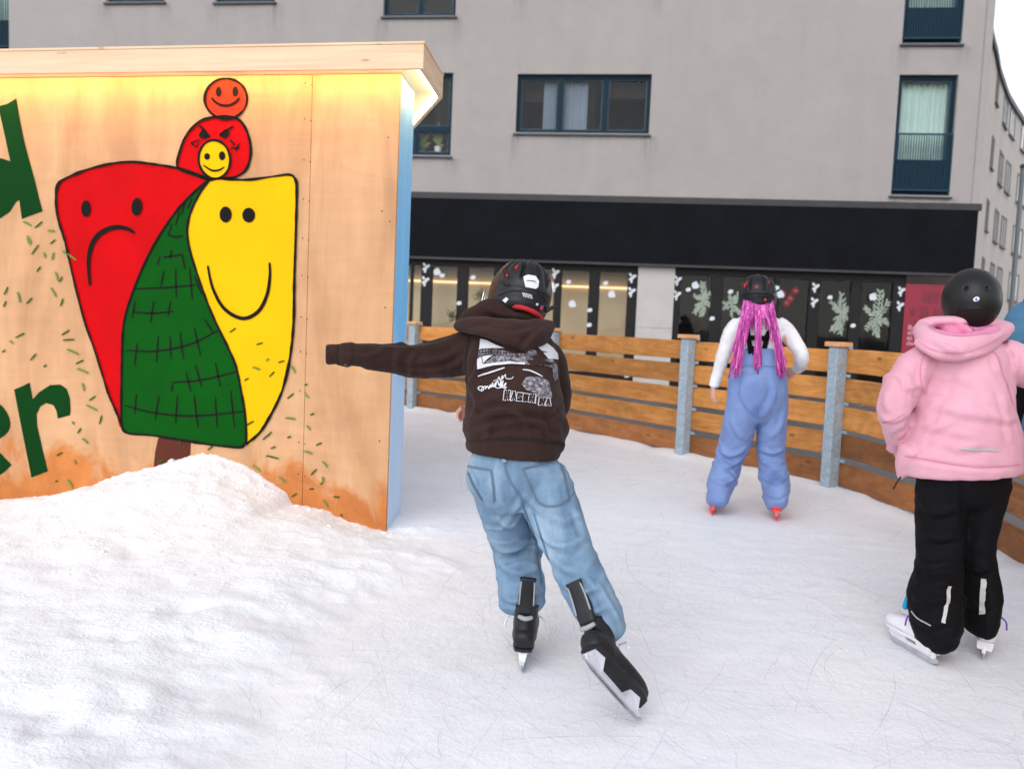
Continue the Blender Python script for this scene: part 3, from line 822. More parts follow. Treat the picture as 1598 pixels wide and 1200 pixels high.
# paper snowflake sprigs hanging in the right shop windows
M['sprig'] = simple('pale_green_paper_sprig', lin(176, 190, 172), 0.7, 0.12, 20, 0)
def sprig(cx, cy, w_, h_, seed, label):
    rr = random.Random(seed)
    base = F3(*fpx(cx, cy, SN - .06), SN - .06)
    f = Flat(lambda a, b: on_plane(a, b, FO + N * (SN - .06), N))
    for st in range(6):
        a_ = math.pi * (st / 6.0) * 2 + rr.uniform(-.3, .3) + .5
        ex, ey = cx + math.cos(a_) * w_ * .5 * rr.uniform(.75, 1.1), cy + math.sin(a_) * h_ * .5 * rr.uniform(.75, 1.1)
        mx_, my_ = (cx + ex) / 2 + rr.uniform(-2, 2), (cy + ey) / 2 + rr.uniform(-2, 2)
        f.stroke([(cx, cy), (mx_, my_), (ex, ey)], 2.0, .2)
        nn = rr.choice((5, 6, 7)); ang = math.atan2(ey - cy, ex - cx); LL = math.hypot(ex - cx, ey - cy)
        for k in range(1, nn + 1):
            t = k / (nn + .6); x, y = cx + (ex - cx) * t, cy + (ey - cy) * t
            for sg in (-1, 1):
                if rr.random() < .12: continue
                L = LL * rr.uniform(.24, .42) * (1 - .45 * t); an = ang + sg * rr.uniform(.75, 1.1)
                f.stroke([(x, y), (x + math.cos(an) * L * .55 + rr.uniform(-.6, .6), y + math.sin(an) * L * .55), (x + math.cos(an - sg * .2) * L, y + math.sin(an - sg * .2) * L)], rr.uniform(1.7, 3.0), .5)
    o = f.build('paper_snowflake', 'sprig', None)
    o.location = base
    for v in o.data.vertices: v.co -= base
    return tag(o, label, 'decoration', 'pale paper snowflakes in the shop windows')
sprig(1096, 470, 36, 62, 1, 'grey green paper snowflake in the shop window beside the stone pillar')
sprig(1142, 476, 34, 48, 2, 'paper snowflake in the shop window directly behind the helmet with pink braids')
sprig(1312, 490, 38, 66, 3, 'thinner paper snowflake in the shop window two panes from the red poster')
sprig(1368, 494, 52, 80, 4, 'dense pale paper snowflake in the shop window next to the red poster')
M['bauble'] = simple('dark_red_bauble', lin(150, 16, 36), 0.25, 0.1, 9, 0)
for i, (x, y, lb) in enumerate(((1241, 455, 'red bauble hanging highest right in the dark shop window'), (1221, 459, 'red bauble beside the pink haired skater\'s helmet in the shop window'), (1233, 467, 'middle red bauble of the cluster in the dark shop window'), (1227, 474, 'lowest red bauble of the cluster in the dark shop window'))):
    c = F3(*fpx(x, y, SN - .2), SN - .2); b_ = MB(); b_.ball((0, 0, 0), Matrix.Identity(3), .085, .085, .085, 16, 10); b_.add([(-.012, -.012, .08), (.012, -.012, .08), (.012, .012, .08), (-.012, .012, .08), (-.004, -.004, .14), (.004, -.004, .14), (.004, .004, .14), (-.004, .004, .14)], [(0, 1, 5, 4), (1, 2, 6, 5), (2, 3, 7, 6), (3, 0, 4, 7), (4, 5, 6, 7)])
    o = b_.build('bauble', 'bauble', None, True); o.location = c; tag(o, lb, 'bauble', 'red baubles in the shop window')
# fir twigs in the left shop windows
M['fir'] = simple('dark_fir_needles', lin(56, 74, 44), 0.7, 0.3, 30, 0)
for i, (x, y, sc, lb) in enumerate(((705, 492, 1.0, 'small fir twig low in the shop window left of the brown hoodie'), (750, 463, 1.1, 'fir twig in the shop window beside the ice hockey helmet'))):
    base = F3(*fpx(x, y, SN + .1), SN + .1); f = MB(); rr = random.Random(i)
    for k in range(70):
        a = V((rr.gauss(0, .05), rr.gauss(0, .03), rr.gauss(0, .07))) * sc; d = V((rr.gauss(0, 1), rr.gauss(0, .6), rr.gauss(0, 1) + .3)).normalized() * .07
        f.loft([(a, .007, .007), (a + d, .002, .002)], 5, 1, 'flat')
    o = f.build('fir_twig', 'fir', None); o.location = base; tag(o, lb, 'twig', 'fir twigs in the shop windows')
# plant pot on the window sill next to the booth
M['pot'] = simple('white_ceramic_pot', lin(205, 205, 200), 0.4, 0.05, 9, 0)
M['leaf'] = simple('house_plant_leaf', lin(104, 118, 70), 0.6, 0.3, 12, 0)
zpot = wins[1][2] + .085
for (x, lb, sz) in ((683, 'potted plant in white pot on the sill behind the booth roof corner', 1.0), (660, 'house plant in grey pot left of the white pot on the same sill', .8)):
    s_ = fpx(x, 230, -.3)[0]; e = empty('potted_plant', F3(s_, zpot, -.34), lb, 'potted plant', 'house plants on the window sill')
    b_ = MB(); b_.loft([(F3(s_, zpot, -.34), .07, .07), (F3(s_, zpot + .16 * sz, -.34), .085, .085)], 16, 2, 'flat'); b_.build('pot', 'pot' if sz == 1 else 'flash', e, True, 40)
    lf = MB(); rr = random.Random(int(x))
    for k in range(26):
        a = F3(s_, zpot + .16 * sz, -.34); d = V((rr.gauss(0, .10), rr.gauss(0, .05), abs(rr.gauss(.28, .14)))) * sz; md = a + d * .6 + V((0, 0, .04))
        lf.loft([(a, .004, .004), (md, .022, .004), (a + d, .003, .003)], 6, 3, 'flat')
    lf.build('foliage', 'leaf', e)

# ---- curved terrace beyond
cb_px = [(1549, 66), (1552, 74), (1558, 108), (1572, 148), (1584, 168), (1597, 188)]
ROOF = 16.2
CPTS = [gnd(x, y, ROOF) for x, y in cb_px]
CPTS = [CPTS[0] + (CPTS[0] - CPTS[2]) * 1.2] + CPTS
for k in range(7):
    d = CPTS[-1] - CPTS[-2]; d = Matrix.Rotation(math.radians(-3.5), 3, 'Z') @ d.normalized() * 3.5; CPTS.append(CPTS[-1] + d)
cum = [0.0]
for a, b in zip(CPTS[:-1], CPTS[1:]): cum.append(cum[-1] + (b - a).length)
def cpt(L, z, n=0.0):
    L = min(max(L, 0), cum[-1] - .01)
    for i in range(len(cum) - 1):
        if cum[i] <= L <= cum[i + 1]:
            t = (L - cum[i]) / (cum[i + 1] - cum[i]); p = CPTS[i].lerp(CPTS[i + 1], t); tg = (CPTS[i + 1] - CPTS[i]); tg.z = 0; tg.normalize()
            nn = V((tg.y, -tg.x, 0)); return V((p.x, p.y, z)) + nn * n
M['terrace'] = simple('beige_render', (0.62, 0.55, 0.50), 0.9, 0.07, 0.4, 0.4, 8, 0.03)
cbo = empty('curved_terrace', cpt(cum[1], 0), 'curved beige apartment terrace with rows of white windows beyond the grey building', 'building')
mb = MB(); steps = 60
for i in range(steps):
    La, Lb = cum[-1] * i / steps, cum[-1] * (i + 1) / steps
    mb.quad(cpt(La, -.06), cpt(Lb, -.06), cpt(Lb, ROOF), cpt(La, ROOF))
    mb.quad(cpt(La, ROOF), cpt(Lb, ROOF), cpt(Lb, ROOF, -9), cpt(La, ROOF, -9))
    mb.quad(cpt(Lb, -.06, -9), cpt(La, -.06, -9), cpt(La, ROOF, -9), cpt(Lb, ROOF, -9))
mb.build('wall', 'terrace', cbo)
mb = MB()
for i in range(steps):
    La, Lb = cum[-1] * i / steps, cum[-1] * (i + 1) / steps
    for (z0_, z1_) in ((ROOF - .28, ROOF + .05),):
        mb.quad(cpt(La, z0_, .16), cpt(Lb, z0_, .16), cpt(Lb, z1_, .16), cpt(La, z1_, .16)); mb.quad(cpt(La, z0_, 0), cpt(Lb, z0_, 0), cpt(Lb, z0_, .16), cpt(La, z0_, .16)); mb.quad(cpt(La, z1_, .16), cpt(Lb, z1_, .16), cpt(Lb, z1_, -.3), cpt(La, z1_, -.3))
mb.build('cornice', 'flash', cbo)
M['tframe'] = simple('white_terrace_window_frame', lin(205, 205, 208), 0.5, 0.06, 3, 0)
M['tframe_dark'] = simple('brown_terrace_window_frame', lin(96, 88, 84), 0.5, 0.06, 3, 0)
def tpane():
    b = NB('painted_sky_glass'); return b.done((0.52, 0.54, 0.57), 0.12, b.bump(b.noise(b.coord(), 0.9, 3), 0.15, 0.1), 0, 1.0)  # pale base colour paints in the sky's reflection and white blinds
M['tpane'] = tpane()
def L_at(x, y, z):
    best = None
    for i in range(600):
        L = cum[-1] * i / 600; p = cpt(L, z); d = p - CP
        k = d.dot(FW); px = 799 + FPX * d.dot(RT) / k
        if best is None or abs(px - x) < best[0]: best = (abs(px - x), L)
    return best[1]
Lc = [L_at(1541, 236, 9.0), L_at(1555, 256, 9.0), L_at(1566.5, 276, 9.0), L_at(1585, 290, 9.0), L_at(1590.5, 296, 9.0)]
step = (Lc[2] - Lc[1])
Lc += [Lc[4] + step * 2.2 + k * step * (1 if k % 2 else 1.0) * 1.6 for k in range(9)]
pr = gnd  # rows: window centre heights found on the second column
rows = []
for (x, y) in ((1561, 182), (1554, 262), (1548, 345), (1540, 425)):
    L = L_at(x, y, 9.0); p = cpt(L, 0); d = ray(x, y); rows.append((CP + d * ((p.y) / d.y)).z)
dz = (rows[0] - rows[3]) / 3
rows += [rows[3] - dz]
for ci, L in enumerate(Lc):
    for ri, z in enumerate(rows):
        hw = 1.0 if ci else .65; hh = 0.95 if ci else .85
        mb = MB(); t = .1
        def cb(a, b, c, d, n0, n1):
            p = [cpt(L + a, z + c, n0), cpt(L + b, z + c, n0), cpt(L + b, z + d, n0), cpt(L + a, z + d, n0)]
            p2 = [cpt(L + a, z + c, n1), cpt(L + b, z + c, n1), cpt(L + b, z + d, n1), cpt(L + a, z + d, n1)]
            mb.add(p + p2, [(4, 5, 6, 7), (0, 1, 5, 4), (1, 2, 6, 5), (2, 3, 7, 6), (3, 0, 4, 7)])
        cb(-hw, hw, hh - t, hh, 0, .06); cb(-hw, hw, -hh, -hh + t, 0, .06); cb(-hw, -hw + t, -hh + t, hh - t, 0, .06); cb(hw - t, hw, -hh + t, hh - t, 0, .06)
        cb(-.04, .04, -hh + t, hh - t, 0, .055); cb(-hw - .08, hw + .08, -hh - .08, -hh - .002, 0, .14)
        wo = mb.build('window', 'tframe_dark', cbo)
        p_ = MB(); p_.quad(cpt(L - hw + t, z - hh + t, .02), cpt(L + hw - t, z - hh + t, .02), cpt(L + hw - t, z + hh - t, .02), cpt(L - hw + t, z + hh - t, .02)); p_.build('pane', 'tpane', wo)
# lamp post
M['galv'] = None
def galv():
    b = NB('galvanised_steel'); co = b.coord()
    vo = b.n('TexVoronoi'); vo.inputs['Scale'].default_value = 55; b.l(co, vo.inputs['Vector'])
    col = b.mix(0.5, b.ramp(b.noise(co, 7, 5), [(0.3, (0.29, 0.355, 0.41)), (0.7, (0.40, 0.47, 0.53))]), b.ramp(vo.outputs['Color'], [(0.2, (.26, .34, .41)), (0.8, (.46, .55, .62))]), 'MIX')
    sp = b.ramp(b.noise(co, 65, 2), [(0.68, 0.0), (0.74, 1.0)])
    col = b.mix(sp, col, (0.75, 0.76, 0.78))
    return b.done(col, 0.55, b.bump(b.noise(co, 40, 4), 0.25, 0.003), 0.1, 0.4)
M['galv'] = galv()
pb = at(1578, 480, 24.0); e = empty('lamp_post', V((pb.x, pb.y, -.06)), 'plain grey lamp post standing in front of the curved terrace', 'lamp post')
tp = at(1573.5, 262, 24.0)
mb = MB(); mb.loft([((pb.x, pb.y, -.06), .085, .085), ((pb.x, pb.y, 1.1), .085, .085), ((pb.x, pb.y, 1.15), .07, .07), ((pb.x, pb.y, tp.z), .062, .062)], 14, 3, 'flat'); mb.build('pole', simple('grey_painted_pole', lin(112, 118, 122), .5, .1, 3, .1), e, True, 40)
mb = MB(); mb.loft([((pb.x, pb.y, tp.z), .075, .075), ((pb.x, pb.y, tp.z + .08), .075, .075), ((pb.x, pb.y, tp.z + .12), .03, .03)], 14, 2, 'flat'); mb.build('cap', 'flash', e, True, 40)
mb = MB(); mb.box((pb.x - .05, pb.y - .095, .5), (.1, 0, 0), (0, .02, 0), (0, 0, .35)); mb.build('hatch', 'flash', e)
# ================================================================== RINK FENCE
def wood(name, stops, orange=0.5):
    b = NB(name); co = b.coord()
    oi = b.n('ObjectInfo'); rnd = oi.outputs['Random']
    off = b.n('VectorMath', operation='ADD'); b.l(co, off.inputs[0])
    cx = b.n('CombineXYZ'); b.l(b.math('MULTIPLY', rnd, 37.0), cx.inputs[0]); b.l(b.math('MULTIPLY', rnd, 11.0), cx.inputs[2]); b.l(cx.outputs[0], off.inputs[1])
    mp = b.n('Mapping'); mp.inputs['Scale'].default_value = (1.2, 7, 7); b.l(off.outputs[0], mp.inputs[0])
    n1 = b.noise(mp.outputs[0], 2.2, 7, 0.65, 1.2)
    col = b.ramp(n1, stops)
    mp2 = b.n('Mapping'); mp2.inputs['Scale'].default_value = (3.0, 60, 60); b.l(off.outputs[0], mp2.inputs[0])
    fine = b.noise(mp2.outputs[0], 2.0, 4, 0.6)
    col = b.mix(0.25, col, b.ramp(fine, [(0.3, 0.62), (0.7, 1.2)]), 'MULTIPLY')
    vo = b.n('TexVoronoi'); vo.inputs['Scale'].default_value = 1.0
    mp3 = b.n('Mapping'); mp3.inputs['Scale'].default_value = (3.2, 2.0, 8.5); b.l(off.outputs[0], mp3.inputs[0]); b.l(mp3.outputs[0], vo.inputs['Vector'])
    kn = b.ramp(vo.outputs['Distance'], [(0.05, 1.0), (0.14, 0.0)])
    col = b.mix(b.math('MULTIPLY', kn, 0.75), col, [c * 0.3 for c in stops[0][1]])
    blot = b.noise(off.outputs[0], 4.5, 5, 0.65)
    col = b.mix(b.ramp(blot, [(0.45, 0.0), (0.75, 0.7)]), col, [c * 0.55 for c in stops[1][1]])
    k = b.math('ADD', b.math('MULTIPLY', rnd, 0.5), 0.72)
    col = b.mix(1.0, col, k, 'MULTIPLY')
    return b.done(col, 0.62, b.bump(fine, 0.35, 0.002, b.bump(blot, 0.3, 0.01)), 0, 0.3)
M['board'] = wood('stained_larch_board', [(0.2, lin(150, 92, 42)), (0.5, lin(200, 133, 66)), (0.8, lin(222, 162, 96))])
M['board_low'] = wood('dark_brown_board', [(0.2, lin(112, 68, 34)), (0.5, lin(156, 98, 54)), (0.8, lin(184, 124, 76))])  # darker, browner board colour for the low rows
M['capwood'] = wood('pale_cap_wood', [(0.25, lin(190, 130, 84)), (0.5, lin(214, 158, 110)), (0.75, lin(228, 178, 132))])
fence = empty('rink_fence', FENCE[5].copy(), 'curved rink fence of brown horizontal boards on galvanised posts with pale wooden caps', 'fence')
def local(name, mb, mat, parent, loc, rz, smooth=False, rx=0.0):
    me = mb.mesh(name); o = bpy.data.objects.new(name, me); COL.objects.link(o); me.materials.append(M[mat])
    o.parent = parent; o.location = V(loc) - worldloc(parent); o.rotation_euler = (rx, 0, rz)
    return o
def plank(L, h, t, rr):
    mb = MB(); n = 10; e = 0.006; vs_ = []; fs_ = []
    prof = [(-t / 2 + e, 0), (t / 2 - e, 0), (t / 2, e), (t / 2, h - e), (t / 2 - e, h), (-t / 2 + e, h), (-t / 2, h - e), (-t / 2, e)]
    bow = rr.uniform(-.008, .008)
    for i in range(n + 1):
        u = i / n
        for (y, z) in prof: vs_.append((L * u, y + bow * math.sin(math.pi * u), z + 0.003 * noise.noise(V((L * u * 2, z * 5, rr.random() * .2)))))
    k = len(prof)
    for i in range(n):
        for j in range(k): fs_.append((i * k + j, (i + 1) * k + j, (i + 1) * k + (j + 1) % k, i * k + (j + 1) % k))
    fs_.append(tuple(range(k))); fs_.append(tuple(n * k + j for j in range(k - 1, -1, -1)))
    mb.add(vs_, fs_); return mb
rf = random.Random(3)
BT_ = [0.892, 0.680, 0.468, 0.254, 0.035]
for i, (a, b) in enumerate(zip(FENCE[:-1], FENCE[1:])):
    d = (b - a); L = d.length; d.normalize(); out = V((d.y, -d.x, 0)); out = -out if out.x < 0 else out      # away from the ice
    rz = math.atan2(d.y, d.x)
    for k, z in enumerate(BT_):
        low = (k == 4) or (i >= 5 and k >= 3) or (i in (3, 4) and k == 4)
        o = local('board', plank(L - .012, 0.172 + rf.uniform(-.004, .004), .036, rf), 'board_low' if low else 'board', fence, a + d * .006 + out * .072 + V((0, 0, z + rf.uniform(-.006, .006))), rz)
for i, a in enumerate(FENCE):
    p_, q_ = FENCE[max(i - 1, 0)], FENCE[min(i + 1, len(FENCE) - 1)]
    d = (q_ - p_).normalized(); rz = math.atan2(d.y, d.x)
    out = V((d.y, -d.x, 0)); sg = 1 if out.x > 0 else -1
    mb = MB(); hw = .048
    # U-profile post: web towards the ice with two returns, plus foot plate
    mb.box((-hw, -.05, 0), (2 * hw, 0, 0), (0, .1, 0), (0, 0, 1.085))
    po_ = local('post', mb, 'galv', fence, a, rz)
    bv_ = po_.modifiers.new('b', 'BEVEL'); bv_.width = .008; bv_.segments = 2
    mb = MB(); mb.box((-.075, -.07, 1.087), (.15, 0, 0), (0, .14, 0), (0, 0, .036)); cp_ = local('cap', mb, 'capwood', po_, (0, 0, 0), 0); cp_.location = (0, 0, 0)
    bv_ = cp_.modifiers.new('b', 'BEVEL'); bv_.width = .006; bv_.segments = 2
    for z in BT_:
        for sx in (-1, 1):
            mb = MB(); mb.box((sx * .05 - .02 + sx * .022, -.006 - sg * 0.045, z + .180), (.04, 0, 0), (0, .012, 0), (0, 0, .024))
            br = local('bracket', mb, 'galv', po_, (0, 0, 0), 0); br.location = (0, 0, 0)
    mb = MB(); mb.box((-.075, -.075, -.02), (.15, 0, 0), (0, .15, 0), (0, 0, .03)); fp_ = local('foot_plate', mb, 'galv', po_, (0, 0, 0), 0); fp_.location = (0, 0, 0)

# ================================================================== TIMBER BOOTH WITH MURAL
def plywood():
    b = NB('lit_plywood'); co = b.coord()
    n1 = b.noise(b.coord((2.2, 2.2, 0.55)), 1.6, 7, 0.6, 0.5)
    col = b.ramp(n1, [(0.28, lin(176, 130, 92)), (0.5, lin(198, 151, 110)), (0.72, lin(212, 167, 126))])
    n2 = b.noise(b.coord((40, 40, 1.6)), 1.0, 5, 0.6)
    col = b.mix(0.18, col, b.ramp(n2, [(0.3, 0.8), (0.7, 1.12)]), 'MULTIPLY')
    n4 = b.noise(b.coord((0.8, 0.8, 5)), 1.3, 5, 0.6, 1.5)
    col = b.mix(0.3, col, b.ramp(n4, [(0.35, 0.82), (0.6, 1.08)]), 'MULTIPLY')
    sp = b.n('SeparateXYZ'); tc = b.n('TexCoord'); b.l(tc.outputs['Object'], sp.inputs[0])
    # damp orange stain creeping up from the snow
    hz = b.math('MULTIPLY', sp.outputs[2], -1.0)
    st = b.math('ADD', b.math('ADD', hz, 0.22), b.math('MULTIPLY', b.noise(b.coord((2.4, 2.4, 1.3)), 1.5, 6, 0.65, 0.6), 1.5))
    st = b.ramp(st, [(0.66, 0.0), (0.86, 0.85)])
    col = b.mix(st, col, b.ramp(b.noise(co, 7, 4), [(0.3, lin(172, 92, 28)), (0.7, lin(205, 122, 48))]))
    return b.done(col, 0.6, b.bump(n2, 0.12, 0.002), 0, 0.3)
M['ply'] = plywood()
def fascia_mat():
    b = NB('pale_spruce_fascia'); co = b.coord()
    n1 = b.noise(b.coord((1.1, 1.1, 22)), 1.4, 6, 0.6, 0.6)
    col = b.ramp(n1, [(0.3, lin(220, 184, 150)), (0.7, lin(234, 202, 170))])
    vo = b.n('TexVoronoi'); b.l(b.coord((4.2, 4.2, 15)), vo.inputs['Vector']); vo.inputs['Scale'].default_value = 1
    kn = b.ramp(vo.outputs['Distance'], [(0.05, 1.0), (0.13, 0.0)])
    col = b.mix(b.math('MULTIPLY', kn, 0.55), col, lin(150, 100, 66))
    return b.done(col, 0.6, b.bump(n1, 0.15, 0.003), 0, 0.3)
M['fascia'] = fascia_mat()
def bluepaint():
    b = NB('sky_blue_brushed_paint'); co = b.coord()
    sp = b.n('SeparateXYZ'); tc = b.n('TexCoord'); b.l(tc.outputs['Object'], sp.inputs[0])
    z = b.math('ADD', b.math('MULTIPLY', sp.outputs[2], 0.40), b.math('MULTIPLY', b.noise(b.coord((6, 6, 1.2)), 1.4, 5, 0.6), 0.3))
    col = b.ramp(z, [(0.15, lin(196, 218, 240)), (0.46, lin(180, 212, 242)), (0.58, lin(110, 186, 236)), (0.98, lin(138, 198, 240))])
    br = b.noise(b.coord((26, 26, 1.4)), 1, 5, 0.6)
    col = b.mix(0.4, col, b.ramp(br, [(0.3, 0.82), (0.7, 1.15)]), 'MULTIPLY')
    return b.done(col, 0.6, b.bump(br, 0.2, 0.002), 0, 0.3)
M['bluepaint'] = bluepaint()
def paint(name, c, spray=0.12):
    b = NB(name); co = b.coord()
    n = b.noise(co, 3.5, 5, 0.6)
    col = b.mix(1.0, c, b.ramp(n, [(0.3, 1 - spray), (0.7, 1 + spray)]), 'MULTIPLY')
    return b.done(col, 0.6, b.bump(b.noise(b.coord((40, 40, 2)), 1, 3), 0.1, 0.002), 0, 0.08)
M['p_red'] = paint('red_spray_paint', lin(192, 0, 8)); M['p_orange'] = paint('orange_red_spray_paint', lin(205, 52, 32))
M['p_yellow'] = paint('yellow_spray_paint', lin(232, 178, 4), .04); M['p_green'] = paint('green_spray_paint', lin(0, 76, 8))
M['p_dgreen'] = paint('dark_green_letter_paint', lin(2, 56, 14)); M['p_brown'] = paint('brown_spray_paint', lin(88, 44, 34))
M['p_black'] = paint('black_spray_paint', lin(22, 20, 18)); M['p_needle'] = paint('green_marker_dashes', lin(34, 88, 24), .2); M['p_needle2'] = paint('faded_green_dashes', lin(104, 132, 58), .2)
M['p_dotblack'] = M['p_black']

booth = empty('timber_booth', V((H1.x, H1.y, 0)), 'plywood booth with painted tree and smiling faces mural under a lit overhanging roof edge', 'booth')
def wall_sheet(pa, pb, z0, z1, inward, name, mat, t=.022):
    mb = MB(); d = (pb - pa)
    mb.box(pa + V((0, 0, z0)), d, inward * t, (0, 0, z1 - z0)); return mb.build(name, mat, booth)
IN = -HN
s_seam = (on_plane(481, 400, H1, HN) - H1).dot(fd)
wall_sheet(H1, H1 + fd * (s_seam - .0015), -.15, HTOP, IN, 'plywood_sheet', 'ply')
wall_sheet(H1 + fd * (s_seam + .0015), H1 + fd * (s_seam + 2.44), -.15, HTOP, IN, 'plywood_sheet', 'ply')
wall_sheet(H1 + fd * (s_seam + 2.443), H0, -.15, HTOP, IN, 'plywood_sheet', 'ply')
sd2 = (H2 - V((H1.x, H1.y, 0))); sN = V((sd2.y, -sd2.x, 0)).normalized()
wall_sheet(V((H1.x, H1.y, 0)) + IN * .0225, H2, -.15, HTOP, -sN, 'end_panel', 'bluepaint')
rd = (H3 - H2).normalized(); rN = V((rd.y, -rd.x, 0))
wall_sheet(H2 + rd * .002 , H3, -.15, HTOP, -rN, 'rear_panel', 'bluepaint')
wall_sheet(H3 , H4, -.15, HTOP, V((0, -1, 0)), 'back_panel', 'ply')
wall_sheet(H4, H0 + IN * .024, -.15, HTOP, V((1, 0, 0)), 'left_panel', 'ply')
bk = MB(); bk.box(H1 + IN * .0228 + V((0, 0, .0)) + fd * s_seam - fd * .05, fd * .1, IN * .03, (0, 0, HTOP - .05)); bk.build('batten', 'p_black', booth)
# roof edge: offset of the plan
def offs(pts, o):
    out = []
    for i, p in enumerate(pts):
        a = pts[i - 1] if i else None; b = pts[i + 1] if i + 1 < len(pts) else None
        d1 = (p - a).normalized() if a is not None else None; d2 = (b - p).normalized() if b is not None else None
        n1 = V((d1.y, -d1.x, 0)) if d1 is not None else None; n2 = V((d2.y, -d2.x, 0)) if d2 is not None else None
        if n1 is None: out.append(p + n2 * o)
        elif n2 is None: out.append(p + n1 * o)
        else:
            bi = (n1 + n2).normalized(); out.append(p + bi * (o / bi.dot(n1)))
    return out
H1f = V((H1.x, H1.y, 0))
plan = [H0, H1f, H2, H3, H4]
OV, FH = 0.158, 0.122
outer, inner = offs(plan, OV), offs(plan, OV - .025)
for i in range(4):
    mb = MB(); a, b, c, d = outer[i], outer[i + 1], inner[i + 1], inner[i]
    mb.prism([a + V((0, 0, HTOP - .02)), d + V((0, 0, HTOP - .02)), c + V((0, 0, HTOP - .02)), b + V((0, 0, HTOP - .02))], (0, 0, FH))
    mb.build('fascia_board', 'fascia', booth)
mb = MB(); mb.prism([p + V((0, 0, HTOP + .004)) for p in reversed(inner)], (0, 0, .06)); mb.build('soffit', simple('white_soffit', lin(225, 205, 180), .7, .05, 5, .1), booth)
mb = MB(); mb.prism([p + V((0, 0, HTOP - .02 + FH + .001)) for p in reversed(offs(plan, OV + .004))], (0, 0, .012)); mb.build('roof', 'fascia', booth)
ledm = NB('warm_led_strip'); ledm.b.inputs['Emission Color'].default_value = (1, .66, .28, 1); ledm.b.inputs['Emission Strength'].default_value = 46.0; M['led'] = ledm.done((.9, .85, .7))
lf_, lb_ = offs(plan, OV - .0265), offs(plan, OV - .031)
for i in range(3):                                     # slim light bars on the inside of the roof edge, shining at the wall
    a, b, c_, d_ = lf_[i], lf_[i + 1], lb_[i + 1], lb_[i]
    t = (b - a).normalized() * .03
    mb = MB(); mb.prism([p + V((0, 0, HTOP - .016)) for p in (a + t, d_ + t, c_ - t, b - t)], (0, 0, .018 if i == 0 else .03)); mb.build('light_strip', 'led', booth)

def onwall(off): return lambda x, y: on_plane(x, y, H1 + HN * off, HN)
L1, L2, L3, L4, L5 = .0015, .003, .0045, .006, .0075
RED = [(90, 289), (100, 280), (125, 269), (150, 261), (178, 255), (206, 253), (235, 256), (262, 260), (290, 266), (326, 280), (300, 330), (262, 375), (228, 430), (206, 480), (196, 540), (189, 662), (180, 640), (168, 612), (149, 551), (131, 499), (112, 425), (101, 375), (90, 340), (87, 310)]
YEL = [(325, 282), (345, 279), (385, 281), (431, 275), (452, 273), (461, 281), (463, 300), (461, 380), (459, 440), (458, 503), (452, 560), (440, 610), (422, 648), (405, 675), (384, 693), (360, 640), (340, 570), (300, 470), (280, 400), (282, 350), (300, 310)]
GRN = [(326, 281), (312, 301), (298, 330), (292, 358), (296, 390), (309, 432), (324, 474), (341, 513), (355, 541), (368, 572), (376, 610), (382, 645), (384, 684), (380, 695), (370, 698), (330, 694), (280, 686), (235, 679), (200, 676), (190, 665), (189, 640), (190, 560), (193, 505), (206, 459), (228, 406), (250, 366), (275, 330), (300, 303)]
BLOB = [(277, 261), (281, 235), (291, 211), (304, 196), (320, 186), (350, 182), (372, 187), (385, 205), (391, 231), (389, 252), (381, 268), (365, 277), (345, 279), (322, 279), (300, 272)]
def mural(name, mat, polys=(), strokes=(), off=L1):
    f = Flat(onwall(off))
    for p in polys: f.poly(p)
    for s_ in strokes: f.stroke(*s_[:2], **(s_[2] if len(s_) > 2 else {}))
    return f.build(name, mat, booth)
C = smooth_px
mural('painted_red_face', 'p_red', [C(RED), C(BLOB)], off=L1)
mural('painted_trunk', 'p_brown', [[(247, 683), (298, 688), (296, 735), (239, 735), (242, 705)]], [], L1)
mural('painted_yellow_face', 'p_yellow', [C(YEL)], off=L2)
mural('painted_tree', 'p_green', [C(GRN)], off=L3)
mural('painted_round_face', 'p_orange', [ellipse_px(352.5, 154.5, 33, 31.5, 0, 40)], off=L1)
mural('painted_small_face', 'p_yellow', [ellipse_px(334.5, 249, 24.5, 30, -.1, 36)], off=L3)
blk = []
ol = dict(closed=True, wob=.5)
blk += [(RED[21:] + RED[:10], 4.2, dict(wob=.6)), (RED[15:22], 3.2, dict(wob=.6)), (YEL[0:15], 4.2, dict(wob=.6)), (GRN, 3.8, ol), (BLOB, 4.2, ol),
        (ellipse_px(352.5, 154.5, 33, 31.5, 0, 20), 4.0, ol), (ellipse_px(334.5, 249, 24.5, 30, -.1, 20), 3.8, ol)]
blk += [([(140, 446), (138, 406), (145, 378), (160, 362), (180, 355), (198, 357), (210, 364)], 8.0, dict(taper=.55)),
        ([(324, 415), (332, 450), (350, 482), (378, 497), (402, 487), (416, 462), (421, 432), (420.5, 410)], 6.0, dict(taper=.5)),
        ([(330, 153), (338, 161), (350, 165), (364, 162), (374, 153)], 3.8), ([(317, 258), (330, 266), (341, 266), (350, 261)], 3.4, dict(taper=.5)),
        ([(311, 196), (320, 205), (327, 214)], 3.4), ([(364, 197), (352, 205), (342, 211)], 3.4),
        ([(298, 224), (311, 218), (307, 230), (298, 224)], 2.6, dict(sm=False)), ([(359, 219), (366, 226), (360, 232), (373, 231)], 3.0, dict(sm=False)), ([(373, 224), (368, 236)], 2.4)]
